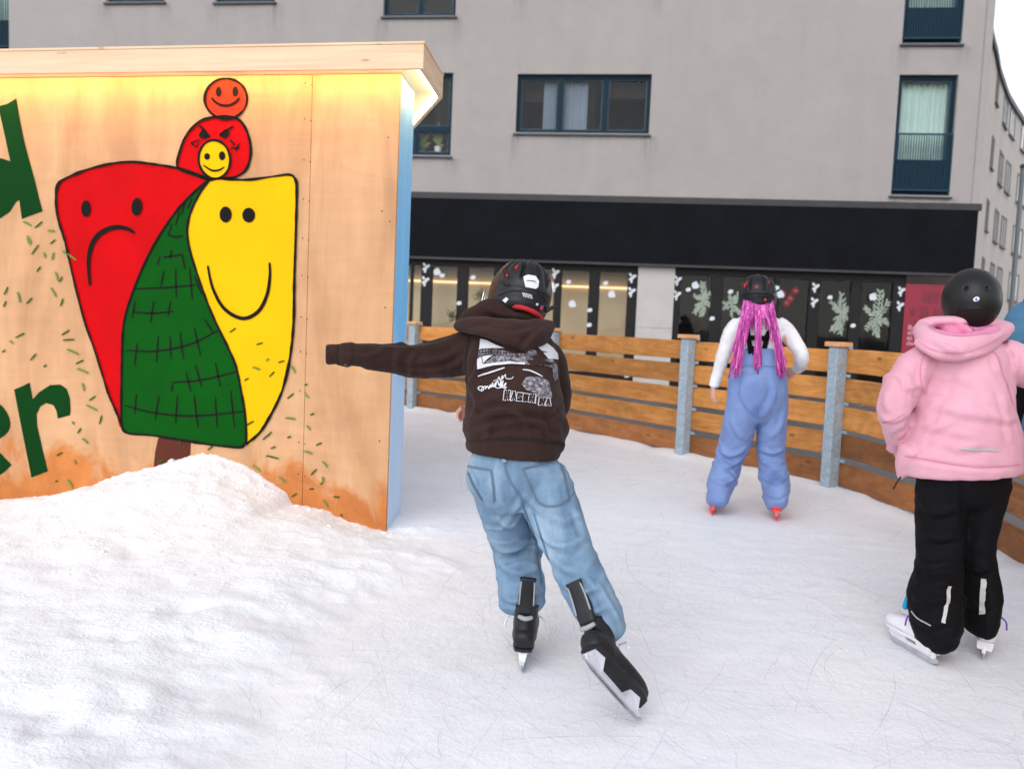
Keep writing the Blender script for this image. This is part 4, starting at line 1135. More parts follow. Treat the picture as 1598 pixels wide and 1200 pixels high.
mural('painted_outline', 'p_black', [ellipse_px(134, 326, 7.5, 13), ellipse_px(213.5, 323, 8.5, 14, .1), ellipse_px(352, 335, 9.5, 12.5), ellipse_px(388, 336, 10, 11.5),
      ellipse_px(341, 143.5, 4.6, 8), ellipse_px(367, 143, 4.6, 8), ellipse_px(323, 244.5, 4.6, 5.2), ellipse_px(346.5, 243.5, 5, 7),
      C([(311, 209), (318, 202), (326, 213), (318, 217), (311, 214)]), C([(342, 211), (352, 202), (358, 208), (352, 216), (345, 214)])], blk, L5)
tw = []
for pl_ in ([(211, 451), (260, 449), (306, 445)], [(207, 487), (240, 489), (271, 486)], [(197, 547), (245, 548), (298, 537), (343, 514)], [(267, 597), (315, 593), (370, 580)], [(195, 633), (245, 645), (306, 649), (380, 642)], [(254, 402), (270, 400), (286, 397)], [(262, 367), (275, 370), (286, 368)]): tw.append((pl_, 3.2, dict(taper=.4)))
for (x, y0, y1, dx) in ((214, 536, 570, -4), (247, 524, 566, -3), (265, 524, 560, 2), (281, 518, 560, 5), (303, 511, 556, 10), (319, 498, 520, 14), (290, 580, 611, 8), (305, 570, 604, 10), (336, 566, 604, 8), (269, 599, 611, -1), (213, 615, 646, -3), (248, 618, 655, -6), (277, 617, 660, -3), (303, 618, 668, 6), (336, 620, 668, 3), (360, 610, 668, 6),
                        (256, 422, 448, -5), (274, 420, 466, 1), (296, 418, 468, 4), (303, 430, 460, 12), (211, 470, 496, -5), (240, 470, 504, -5), (266, 470, 494, -4), (284, 398, 420, 5), (268, 390, 404, -3), (250, 400, 414, -5), (290, 312, 336, -7), (280, 330, 352, -6), (300, 310, 326, -8), (268, 350, 366, -5)):
    tw.append(([(x, y0), (x + dx * .5, (y0 + y1) / 2), (x + dx, y1)], 2.8, dict(taper=.4)))
mural('painted_branches', 'p_black', [], tw, L4)
dLET = [(25.5, 154), (31, 187), (38, 222), (46, 252), (54.5, 283), (61, 310), (66.5, 330), (55, 334), (44, 338), (34, 342), (30, 312), (25, 315), (15, 331), (0, 341), (-22, 344), (-48, 330), (-60, 296), (-52, 262), (-28, 246), (0, 247), (10, 250), (16, 252), (8, 215), (-2, 170), (-8, 168), (12, 162)]
rLET = [(22, 608), (34, 603), (46, 597), (51, 623), (61, 612), (78, 601), (94, 600), (104, 607), (109, 622), (110, 640), (109, 648), (90, 653), (88, 641), (83, 632), (72, 629), (63, 634), (57, 646), (58, 665), (66, 700), (74.5, 735), (62, 740), (49, 745), (40, 700), (30, 650)]
mural('painted_letter', 'p_dgreen', [dLET], [], L2); mural('painted_letter', 'p_dgreen', [rLET], [], L2)
mural('painted_letter', 'p_dgreen', [], [([(-44, 684), (-20, 678), (2, 666), (-2, 648), (-16, 638), (-36, 646), (-50, 672), (-48, 706), (-30, 728), (-8, 730), (9, 716)], 26, {})], L2)
mural('letter_counter', 'ply', [ellipse_px(-21, 296, 12, 24, .1)], [], L3)
nd = [[], []]
for (x, y, dx, dy, k) in ((36, 226 + 120, 12, 6, 1), (42, 368, 6, 12, 1), (66, 346, -12, 10, 0), (74, 360, 11, 1, 1), (86, 374, -8, 7, 0), (60, 382, -11, 15, 0), (97, 392, 22, 14, 1), (83, 394, -2, 12, 1), (68, 394, 2, 8, 1), (42, 372, 4, 10, 1), (63, 416, -6, 8, 0), (86, 424, 4, 14, 1), (97, 432, -5, 8, 0), (79, 449, 8, 14, 1), (12, 448, -6, 12, 0), (27, 456, 4, 16, 1), (50, 465, -9, 9, 0), (98, 466, -4, 12, 0), (9, 470, -4, 9, 0),
                          (108, 515, -12, 8, 0), (38, 520, -14, 7, 0), (98, 531, 18, -1, 0), (104, 545, 18, 8, 1), (14, 532, 6, 4, 1), (56, 552, -9, 10, 0), (8, 546, -5, 4, 0), (130, 562, -12, 6, 0), (120, 575, 18, 8, 1), (72, 569, -4, 4, 0), (128, 598, 3, 12, 1), (149, 618, -10, 7, 0), (134, 632, 18, 9, 1), (158, 648, -3, 14, 0), (126, 668, -5, 8, 0), (112, 658, 3, 4, 1), (128, 684, 9, 8, 1), (97, 706, -9, 5, 0), (115, 718, 3, 6, 1), (105, 748, 8, 14, 1), (90, 750, -4, 2, 0),
                          (368, 512, -10, 7, 0), (410, 535, -10, 3, 0), (444, 563, -10, 3, 0), (394, 573, 12, 4, 1), (428, 580, -8, 8, 0), (388, 590, -7, 4, 0), (420, 560, -5, 3, 1), (455, 571, 5, 11, 1), (458, 614, -10, 8, 0), (445, 652, 16, 2, 1), (424, 674, -14, 12, 0), (430, 697, -8, 3, 0), (454, 681, -6, 2, 0), (480, 600, -5, 1, 0), (476, 616, 6, 5, 1), (490, 645, -6, 3, 0), (478, 664, 6, 7, 1), (415, 711, 20, 5, 0), (475, 704, 12, 4, 1), (502, 691, -9, 4, 0), (503, 720, 8, 9, 1), (494, 732, -9, 9, 0), (394, 726, 12, 9, 1), (435, 744, 10, 9, 1), (503, 744, 1, 9, 1), (482, 763, 8, 0, 0), (500, 756, 3, -3, 0), (463, 770, -8, 5, 0), (504, 780, 8, 12, 1), (520, 775, 10, 1, 0), (531, 802, 3, 4, 0), (396, 657, -12, 7, 0), (280, 688, 1, 6, 0), (332, 696, -8, 6, 0), (246, 722, 10, -5, 0)):
    nd[k].append(([(x, y), (x + dx * .5 + .4, y + dy * .5 - .3), (x + dx, y + dy)], 2.5 if k == 0 else 3.2, dict(taper=.3, k=3)))
mural('painted_needles', 'p_needle', [], nd[0], L5); mural('painted_needles', 'p_needle2', [], nd[1], L5)
# screws and a pencil mark
f = Flat(onwall(.001))
for y in (130, 186, 250, 311, 372, 430, 495, 549, 610, 690, 740): f.poly(ellipse_px(476.5 - (y - 130) * .018, y, 1.1, 1.1, 0, 8)); f.poly(ellipse_px(486 - (y - 130) * .018, y + 3, 1.0, 1.0, 0, 8))
for x, y in ((596, 330), (592, 688), (608, 346), (606, 215), (601, 480)): f.poly(ellipse_px(x, y, 1.1, 1.4, 0, 8))
f.build('screw', 'p_black', booth)
f = Flat(lambda x, y: on_plane(x, y, H1f + sN * .001, sN)); f.stroke([(631, 266), (628, 274), (624, 284)], 1.4); f.build('scuff', 'p_black', booth)
# ================================================================== PEOPLE
def frame(fwd, upv):
    f = V(fwd).normalized(); u = V(upv); u = (u - f * u.dot(f)).normalized(); r = f.cross(u)
    R = Matrix((r, f, u)).transposed(); return R          # columns right, forward, up
def hand(mb, wr, d, n, curl, s=1.0, thumb=1):
    """wr wrist, d finger direction, n palm normal; fingers bend towards n, thumb leaves the side"""
    d = V(d).normalized(); n = V(n); n = (n - d * n.dot(d)).normalized(); sd = d.cross(n) * thumb
    mb.loft([(wr - d * .03 * s, .021 * s, .017 * s, sd), (wr + d * .012 * s, .024 * s, .014 * s, sd), (wr + d * .045 * s, .033 * s, .0135 * s, sd), (wr + d * .074 * s, .034 * s, .012 * s, sd)], 14, 4)
    for o, L, dl in ((-.026, .058, -.004), (-.0088, .067, .002), (.0088, .063, .001), (.026, .048, -.006)):
        p = wr + d * (.07 + dl) * s - sd * o * s * -1; pts = [(p, .0084 * s, .0084 * s)]; a = curl * .55
        for k, fr in enumerate((.45, .32, .25)):
            dd = d * math.cos(a) + n * math.sin(a) + sd * o * (2.0 - k)
            p = p + dd.normalized() * L * fr * s; r_ = (.0080, .0074, .0064)[k] * s; pts.append((p, r_, r_)); a += curl * (0.85 + .1 * k)
        mb.loft(pts, 9, 3)
    p = wr + d * .022 * s - sd * .024 * s; t1 = (d * .75 - sd * .75 + n * .35).normalized(); t2 = (d * .95 - sd * .25 + n * (.35 + .4 * curl)).normalized()
    mb.loft([(p - t1 * .012 * s, .011 * s, .011 * s), (p + t1 * .026 * s, .0098 * s, .0098 * s), (p + t1 * .026 * s + t2 * .022 * s, .0088 * s, .0088 * s), (p + t1 * .026 * s + t2 * .042 * s, .007 * s, .007 * s)], 9, 3)
def head(mb, c, R, s=1.0):
    r, f, u = R.col[0], R.col[1], R.col[2]
    mb.ball(c + u * .012 * s, R, .074 * s, .092 * s, .098 * s, 24, 16)                     # skull
    mb.loft([(c + f * .028 * s + u * .0, .062 * s, .064 * s, r), (c + f * .034 * s - u * .05 * s, .054 * s, .055 * s, r), (c + f * .044 * s - u * .092 * s, .032 * s, .036 * s, r)], 18, 4)   # jaw
    mb.loft([(c + f * .088 * s + u * .004 * s, .008 * s, .008 * s, r), (c + f * .100 * s - u * .018 * s, .011 * s, .011 * s, r), (c + f * .103 * s - u * .032 * s, .015 * s, .010 * s, r)], 10, 3)   # nose
    mb.loft([(c + f * .086 * s - u * .055 * s - r * .02 * s, .005 * s, .007 * s), (c + f * .094 * s - u * .054 * s, .007 * s, .0085 * s), (c + f * .086 * s - u * .055 * s + r * .02 * s, .005 * s, .007 * s)], 8, 3)   # lips
    for sg in (-1, 1):
        mb.loft([(c + r * sg * .073 * s + u * .022 * s - f * .006 * s, .006 * s, .016 * s), (c + r * sg * .084 * s - u * .002 * s - f * .004 * s, .007 * s, .017 * s), (c + r * sg * .074 * s - u * .03 * s, .006 * s, .01 * s)], 10, 3)
        mb.ball(c + f * .078 * s + r * sg * .031 * s + u * .022 * s, R, .02 * s, .014 * s, .007 * s, 10, 6)                # brow
def eyes(root, c, R, s):
    mb = MB()
    for sg in (-1, 1): mb.ball(c + R.col[1] * .083 * s + R.col[0] * sg * .031 * s + R.col[2] * .004 * s, R, .012 * s, .0105 * s, .0105 * s, 12, 8)
    mb.build('eyes', 'deepblack', root, True)
def body(root, j, s=1.0, vox=.0055):
    mb = MB(); R = j['R']
    head(mb, j['head'], R, s)
    S = RT
    mb.loft([(j['head'] - R.col[2] * .05 * s - R.col[1] * .015, .045 * s, .05 * s, S), (j['neck'], .044 * s, .046 * s, S), (j['neck'].lerp(j['chest'], .4), .085 * s, .06 * s, S)], 16, 4)
    mb.loft([(j['neck'].lerp(j['chest'], .3), .10 * s, .055 * s, S), (j['chest'], .118 * s, .072 * s, S), (j['chest'].lerp(j['pelvis'], .55), .098 * s, .066 * s, S), (j['pelvis'], .108 * s, .078 * s, S), (j['pelvis'].lerp((j['hipL'] + j['hipR']) / 2, 1.0) - V((0, 0, .05)), .085 * s, .07 * s, S)], 18, 4)
    for q in 'LR':
        mb.loft([(j['sh' + q].lerp(j['chest'], .35), .04 * s, .04 * s), (j['sh' + q], .039 * s, .039 * s), (j['sh' + q].lerp(j['el' + q], .5), .033 * s, .033 * s), (j['el' + q], .028 * s, .028 * s), (j['el' + q].lerp(j['wr' + q], .4), .027 * s, .027 * s), (j['wr' + q], .0195 * s, .0185 * s)], 12, 4)
        hand(mb, j['wr' + q], j['hd' + q], j['hn' + q], j.get('curl' + q, .5), s * .92, 1 if q == 'L' else -1)
        mb.loft([(j['hip' + q] + V((0, 0, .03)), .062 * s, .062 * s), (j['hip' + q], .066 * s, .066 * s), (j['hip' + q].lerp(j['kn' + q], .5), .054 * s, .054 * s), (j['kn' + q], .044 * s, .044 * s), (j['kn' + q].lerp(j['an' + q], .4), .043 * s, .043 * s), (j['an' + q], .03 * s, .03 * s)], 14, 4)
        t = j['toe' + q]
        mb.loft([(j['an' + q] - t * .03 * s - V((0, 0, .02)), .026 * s, .026 * s), (j['an' + q] + t * .05 * s - j['upf' + q] * .045 * s, .03 * s, .022 * s), (j['an' + q] + t * .13 * s - j['upf' + q] * .06 * s, .032 * s, .014 * s)], 12, 4)
    me = union(mb, vox, 3)
    o = link('body', me, 'skin', root, True)
    eyes(root, j['head'], R, s); return o

def helmet(root, c, R, a, b, h, kind, mat):
    """shell seen from all round: az 0 is the back of the head"""
    r, f, u = R.col[0], R.col[1], R.col[2]
    nu, nv = 192, 60
    def brim(az):
        k = abs(az) / math.pi                       # 0 back .. 1 front
        if kind == 'smooth': return math.radians(-43 + 5 * math.exp(-(az / .45) ** 2) + 8 * math.exp(-((abs(az) - 1.75) / .4) ** 2) + 44 * sstep(.55, .95, k))
        return math.radians(-43 + 6 * math.exp(-((abs(az) - .0) / .35) ** 2) - 6 * math.exp(-((abs(az) - 1.75) / .35) ** 2) + 52 * sstep(.6, .95, k))
    def rad(az, el):
        e, z = math.degrees(el), math.degrees(az); k = 1.0
        if kind == 'smooth':
            k -= .028 * math.exp(-((z / 30) ** 4)) * sstep(-20, -27, e)               # scooped nape arch
            k += .018 * math.exp(-((e + 21 + 0.006 * z * z) / 2.5) ** 2) * math.exp(-((z / 33) ** 4))
            for sz in (-21, 21, -120, 120, -160, 160):
                d2 = ((z - sz) * math.cos(el)) ** 2 + (e - 16) ** 2
                k -= .10 * math.exp(-(d2 / 13.0) ** 2)
        else:
            for g in (-24, 24): k -= .085 * math.exp(-(((z - g) * max(math.cos(el), .25)) / 3.0) ** 4) * sstep(8, 20, e) * sstep(88, 70, e)
            for g in (-62, 62): k -= .08 * math.exp(-(((z - g) * max(math.cos(el), .25)) / 4) ** 4) * sstep(-2, 10, e) * sstep(62, 50, e)
            k += .024 * math.exp(-(z / 20) ** 6) * sstep(5, 12, e)
            k -= .03 * math.exp(-((e + 3) / 2.2) ** 4) * math.exp(-(z / 60) ** 6)
            k -= .035 * sstep(-4, -8, e) * sstep(75, 55, abs(z)); k += .02 * math.exp(-((e + 27) / 8) ** 4)
            for g in (-100, 100, -140, 140): k -= .05 * math.exp(-((z - g) / 9) ** 4) * math.exp(-((e - 32) / 13) ** 4)
            k -= .07 * math.exp(-((abs(z) - 42) / 4.5) ** 4) * math.exp(-((e - 34) / 9) ** 4)
        return k
    def pos(az, el, off=0.0):
        k = rad(az, el)
        d = V((math.sin(az) * math.cos(el), -math.cos(az) * math.cos(el), math.sin(el)))
        # slightly squarish skull
        e1 = .985 if kind == 'smooth' else .93
        q = V((a * math.copysign(abs(d.x) ** e1, d.x), b * math.copysign(abs(d.y) ** .97, d.y), h * math.copysign(abs(d.z) ** e1, d.z))) * k
        q = q * (1 - off / b)
        return c + r * q.x + f * q.y + u * q.z
    mb = MB(); vs_ = []; fs_ = []
    for layer, off in ((0, 0.0), (1, .016)):
        for i in range(nu):
            az = -math.pi + 2 * math.pi * i / nu; eb = brim(az)
            for k_ in range(nv):
                t = k_ / (nv - 1); el = eb + (math.radians(89.0) - eb) * t
                vs_.append(pos(az, el, off))
    def id_(l, i, k_): return l * nu * nv + (i % nu) * nv + k_
    for i in range(nu):
        for k_ in range(nv - 1):
            fs_.append((id_(0, i, k_), id_(0, i + 1, k_), id_(0, i + 1, k_ + 1), id_(0, i, k_ + 1)))
            fs_.append((id_(1, i, k_), id_(1, i, k_ + 1), id_(1, i + 1, k_ + 1), id_(1, i + 1, k_)))
        fs_.append((id_(0, i, 0), id_(1, i, 0), id_(1, i + 1, 0), id_(0, i + 1, 0)))
    fs_.append(tuple(id_(0, i, nv - 1) for i in range(nu))); fs_.append(tuple(id_(1, i, nv - 1) for i in range(nu - 1, -1, -1)))
    mb.add(vs_, fs_); o = mb.build('helmet', mat, root, True)
    vt = MB()
    if kind == 'smooth':
        for sz in (-21, 21): vt.ball(pos(math.radians(sz), math.radians(16), .002), frame(pos(math.radians(sz), math.radians(16)) - c, u), .0085, .002, .0085, 14, 8)
    else:
        for az0, el0, w_, h_ in ((-42, 34, .006, .014), (42, 34, .006, .014)): vt.ball(pos(math.radians(az0), math.radians(el0), -.003), frame(pos(math.radians(az0), math.radians(el0)) - c, u), w_, .004, h_, 12, 8)
    vt.build('vent', 'deepblack' if kind == 'smooth' else 'redpad', o, True)
    # chin straps from both sides
    for sg in (-1, 1):
        st = MB(); p0 = pos(sg * 1.45, math.radians(-34), .012); p1 = c + f * .06 - u * .135 * (h / .11) + r * sg * .03
        st.loft([(p0 + u * .02, .008, .0018, f), (p0.lerp(p1, .5) + r * sg * .012, .008, .0018, f), (p1, .008, .0018, f)], 8, 4, 'flat'); st.build('strap', 'blackplastic', o, True)
    return o, pos

def skate(root, origin, toe, upv, kind, flex=0.0, s=1.0):
    """boot, guard, blade holder and blade; origin is the point of the blade under the ankle"""
    X = V(toe).normalized(); Z = V(upv); Z = (Z - X * Z.dot(X)).normalized(); Y = Z.cross(X)
    def w(x, y, z): return origin + (X * x + Y * y + Z * z) * s
    fl = math.radians(flex); pv = (-.032, .135)
    def sh(x, y, z):                                   # shaft points, bent back about the ankle
        dx, dz = x - pv[0], z - pv[1]; return w(pv[0] + dx * math.cos(fl) - dz * math.sin(fl), y, pv[1] + dx * math.sin(fl) + dz * math.cos(fl))
    hgt = {'hockey': .062, 'figure': .056, 'soft': .058}[kind]
    mb = MB()
    mb.loft([(w(-.088, 0, hgt + .032), .031 * s, .03 * s, Y), (w(-.05, 0, hgt + .04), .037 * s, .04 * s, Y), (w(.0, 0, hgt + .038), .036 * s, .038 * s, Y), (w(.06, 0, hgt + .034), .042 * s, .032 * s, Y), (w(.115, 0, hgt + .03), .042 * s, .028 * s, Y), (w(.148, 0, hgt + .026), .034 * s, .024 * s, Y)], 20, 4, 'round', 2.6)
    kf = .92 if kind == 'hockey' else .74; tz = .195 if kind == 'hockey' else .19
    mb.loft([(w(-.04, 0, hgt + .03), .04 * s, .045 * s, Y), (w(-.036, 0, .125), .040 * kf * s, .052 * kf * s, Y), (sh(-.034, 0, .165), .041 * kf * s, .050 * kf * s, Y), (sh(-.034, 0, tz), .043 * kf * s, .051 * kf * s, Y)], 20, 4, 'flat')
    mb.loft([(w(.0, 0, .125), .03 * s, .03 * s, Y), (w(.045, 0, .108), .034 * s, .024 * s, Y)], 14, 3)
    bm_ = {'hockey': 'blackplastic', 'figure': 'whiteboot', 'soft': 'coral'}[kind]
    rt = empty_part('skate', root, origin)
    bt = link('boot', union(mb, .005, 4), bm_, rt, True)
    so_ = MB(); n = 18
    prof = [(-.098, .0), (-.09, .026), (-.05, .033), (0, .031), (.06, .038), (.11, .040), (.145, .03), (.16, .0)]
    poly = [w(x, y, hgt) for x, y in prof] + [w(x, -y, hgt) for x, y in reversed(prof[1:-1])]
    so_.prism(poly, Z * .010 * s); so_.build('sole', 'blackplastic' if kind == 'hockey' else ('coral' if kind == 'soft' else 'whiteboot'), rt, True, 40)
    hold = MB()
    if kind == 'hockey':
        for x0, x1 in ((-.085, -.045), (.085, .125)):
            hold.add([w(x0, -.015, hgt), w(x1, -.020, hgt), w(x1, .020, hgt), w(x0, .015, hgt), w(x0 - .012, -.007, .024), w(x1 + .008, -.007, .024), w(x1 + .008, .007, .024), w(x0 - .012, .007, .024)],
                     [(0, 1, 2, 3), (7, 6, 5, 4), (0, 4, 5, 1), (1, 5, 6, 2), (2, 6, 7, 3), (3, 7, 4, 0)])
        pr = [(-.112, .03), (-.104, .018), (.14, .018), (.155, .03), (.14, .034), (.06, .032), (.02, .034), (-.1, .034)]
        hold.prism([w(x, -.0065, z) for x, z in pr], Y * .013 * s); hold.build('blade_holder', 'holder', rt)
    elif kind == 'soft':
        hold.prism([w(x, -.008, z) for x, z in ((-.098, hgt + .002), (-.105, .03), (-.09, .02), (.12, .02), (.15, .03), (.14, hgt + .002), (.09, hgt + .002), (.05, .036), (-.01, .036), (-.04, hgt + .002))], Y * .016 * s); hold.build('blade_holder', 'coral', rt)
    else:
        hold.prism([w(x, -.006, z) for x, z in ((-.09, hgt + .002), (-.10, .022), (.14, .022), (.155, .034), (.14, hgt + .002), (.07, hgt + .002), (.055, .035), (-.01, .035), (-.03, hgt + .002))], Y * .012 * s); hold.build('blade_holder', 'whiteboot', rt)
        hl_ = MB(); hl_.add([w(-.092, -.024, hgt - .022), w(-.03, -.024, hgt - .02), w(-.03, .024, hgt - .02), w(-.092, .024, hgt - .022), w(-.094, -.028, hgt + .002), w(-.02, -.028, hgt + .002), w(-.02, .028, hgt + .002), w(-.094, .028, hgt + .002)], [(3, 2, 1, 0), (4, 5, 6, 7), (0, 1, 5, 4), (1, 2, 6, 5), (2, 3, 7, 6), (3, 0, 4, 7)]); hl_.build('heel', 'whiteboot', rt)
    bl = MB(); pr = [(-.118, .026), (-.116, .010), (-.09, .001), (-.03, -.0005), (.06, -.0005), (.12, .002), (.146, .010), (.158, .024), (.156, .032), (.14, .0265), (-.10, .0265)]
    bl.prism([w(x, -.002, z) for x, z in pr], Y * .004 * s); bl.build('blade', 'coral' if kind == 'soft' else 'steel', rt)
    if kind == 'hockey':
        g = MB()
        g.loft([(sh(-.088, 0, .175), .024 * s, .007 * s, Y), (sh(-.092, 0, .225), .027 * s, .008 * s, Y), (sh(-.102, 0, .262), .021 * s, .008 * s, Y), (sh(-.112, 0, .29), .026 * s, .007 * s, Y)], 14, 4, 'flat', 3)
        g.build('tendon_guard', 'blackplastic', rt, True)
        e_ = MB()
        for sg in (-1, 1): e_.tube([sh(-.098, sg * .022, .205), sh(-.104, sg * .021, .25), sh(-.112, sg * .019, .28)], .0026 * s, 6, 3)
        e_.loft([(sh(-.092, -.02, .168), .006 * s, .008 * s), (sh(-.097, 0, .163), .008 * s, .008 * s), (sh(-.092, .02, .168), .006 * s, .008 * s)], 8, 3); e_.build('guard_trim', 'greyplastic', rt, True)
    lc = MB()
    for k in range(5):
        x, z = .01 + k * .017, .150 - k * .011
        lc.tube([w(x, -.026, z - .012), w(x + .004, 0, z + .004 - .0), w(x + .008, .026, z - .012)], .003 * s, 6, 3)
    lm = {'hockey': 'holder', 'figure': 'purplelace', 'soft': 'whiteboot'}[kind]
    for sg in (-1, 1): lc.tube([w(.012, sg * .026, .15), w(-.0, sg * .058, .135), w(-.006, sg * .066, .105)], .003 * s, 6, 4)
    lc.build('laces', lm, rt, True)
    return rt, w, sh
def empty_part(name, parent, loc):
    o = bpy.data.objects.new(name, None); COL.objects.link(o); o.parent = parent; o.location = V(loc) - worldloc(parent); o.empty_display_size = .05; return o
def proj(p):
    q = p - CP; k = q.dot(FW); return 799 + FPX * q.dot(RT) / k, 600 - FPX * q.dot(UP) / k
def sculpt(me, folds, gain=1.0):
    """raise creases along lines drawn on the side of the cloth that was studied in the photo; (line, width, height)"""
    prep = []
    for ln, wd, am in folds:
        P = smooth_px(ln, False, 5); n = len(P)
        prep.append((P, wd, am, min(p[0] for p in P) - 4 * wd, max(p[0] for p in P) + 4 * wd, min(p[1] for p in P) - 4 * wd, max(p[1] for p in P) + 4 * wd, n))
    nn = [v.normal.copy() for v in me.vertices]
    for v, nv in zip(me.vertices, nn):
        fc = nv.dot((CP - v.co).normalized())
        if fc < -.25: continue
        x, y = proj(v.co); dsp = 0.0
        for P, wd, am, xa, xb, ya, yb, n in prep:
            if x < xa or x > xb or y < ya or y > yb: continue
            best = 1e9; bt = 0; sg = 1
            for i in range(n - 1):
                ax, ay = P[i]; bx, by = P[i + 1]; dx, dy = bx - ax, by - ay; q = dx * dx + dy * dy + 1e-9
                t = min(1, max(0, ((x - ax) * dx + (y - ay) * dy) / q)); ex, ey = x - ax - dx * t, y - ay - dy * t; e = ex * ex + ey * ey
                if e < best: best = e; bt = (i + t) / (n - 1); sg = 1 if dx * ey - dy * ex > 0 else -1
            u = math.sqrt(best) / wd * sg
            if abs(u) < 4: dsp += am * min(1, bt * 3.2 + .12, (1 - bt) * 3.2 + .12) * (math.exp(-u * u) - .75 * math.exp(-(u - 1.55) ** 2 / .8))
        v.co += nv * dsp * gain * min(1, fc + .3)
    me.update()
def garment(name, lofts, mat, root, vox=.007, smooth=5, wr=(), fine=.0, ex=2.0, folds=()):
    mb = MB()
    for l in lofts:
        cap = 'flat' if (len(l) and l[-1] == 'flat') else 'round'
        mb.loft([p for p in l if p not in ('flat', 'round')], 24, 6, cap, ex)
    me = union(mb, vox, smooth, wr, fine)
    if folds: sculpt(me, folds, {'pinkcloth': .72, 'denim': .9, 'bluepants': .75}.get(mat, 1.0))
    return link(name, me, mat, root, True)
def S(x, y, Y, hw, rb, side=None, shift=0.0):            # section: pixel centre, depth, half width in pixels, half thickness in metres
    return (at(x, y, Y) + V((0, shift, 0)), hw * Y / FPX, rb, RT if side is None else side)
def T(x, y, Y, hw, k=1.0): return (at(x, y, Y), hw * Y / FPX, hw * Y / FPX * k)

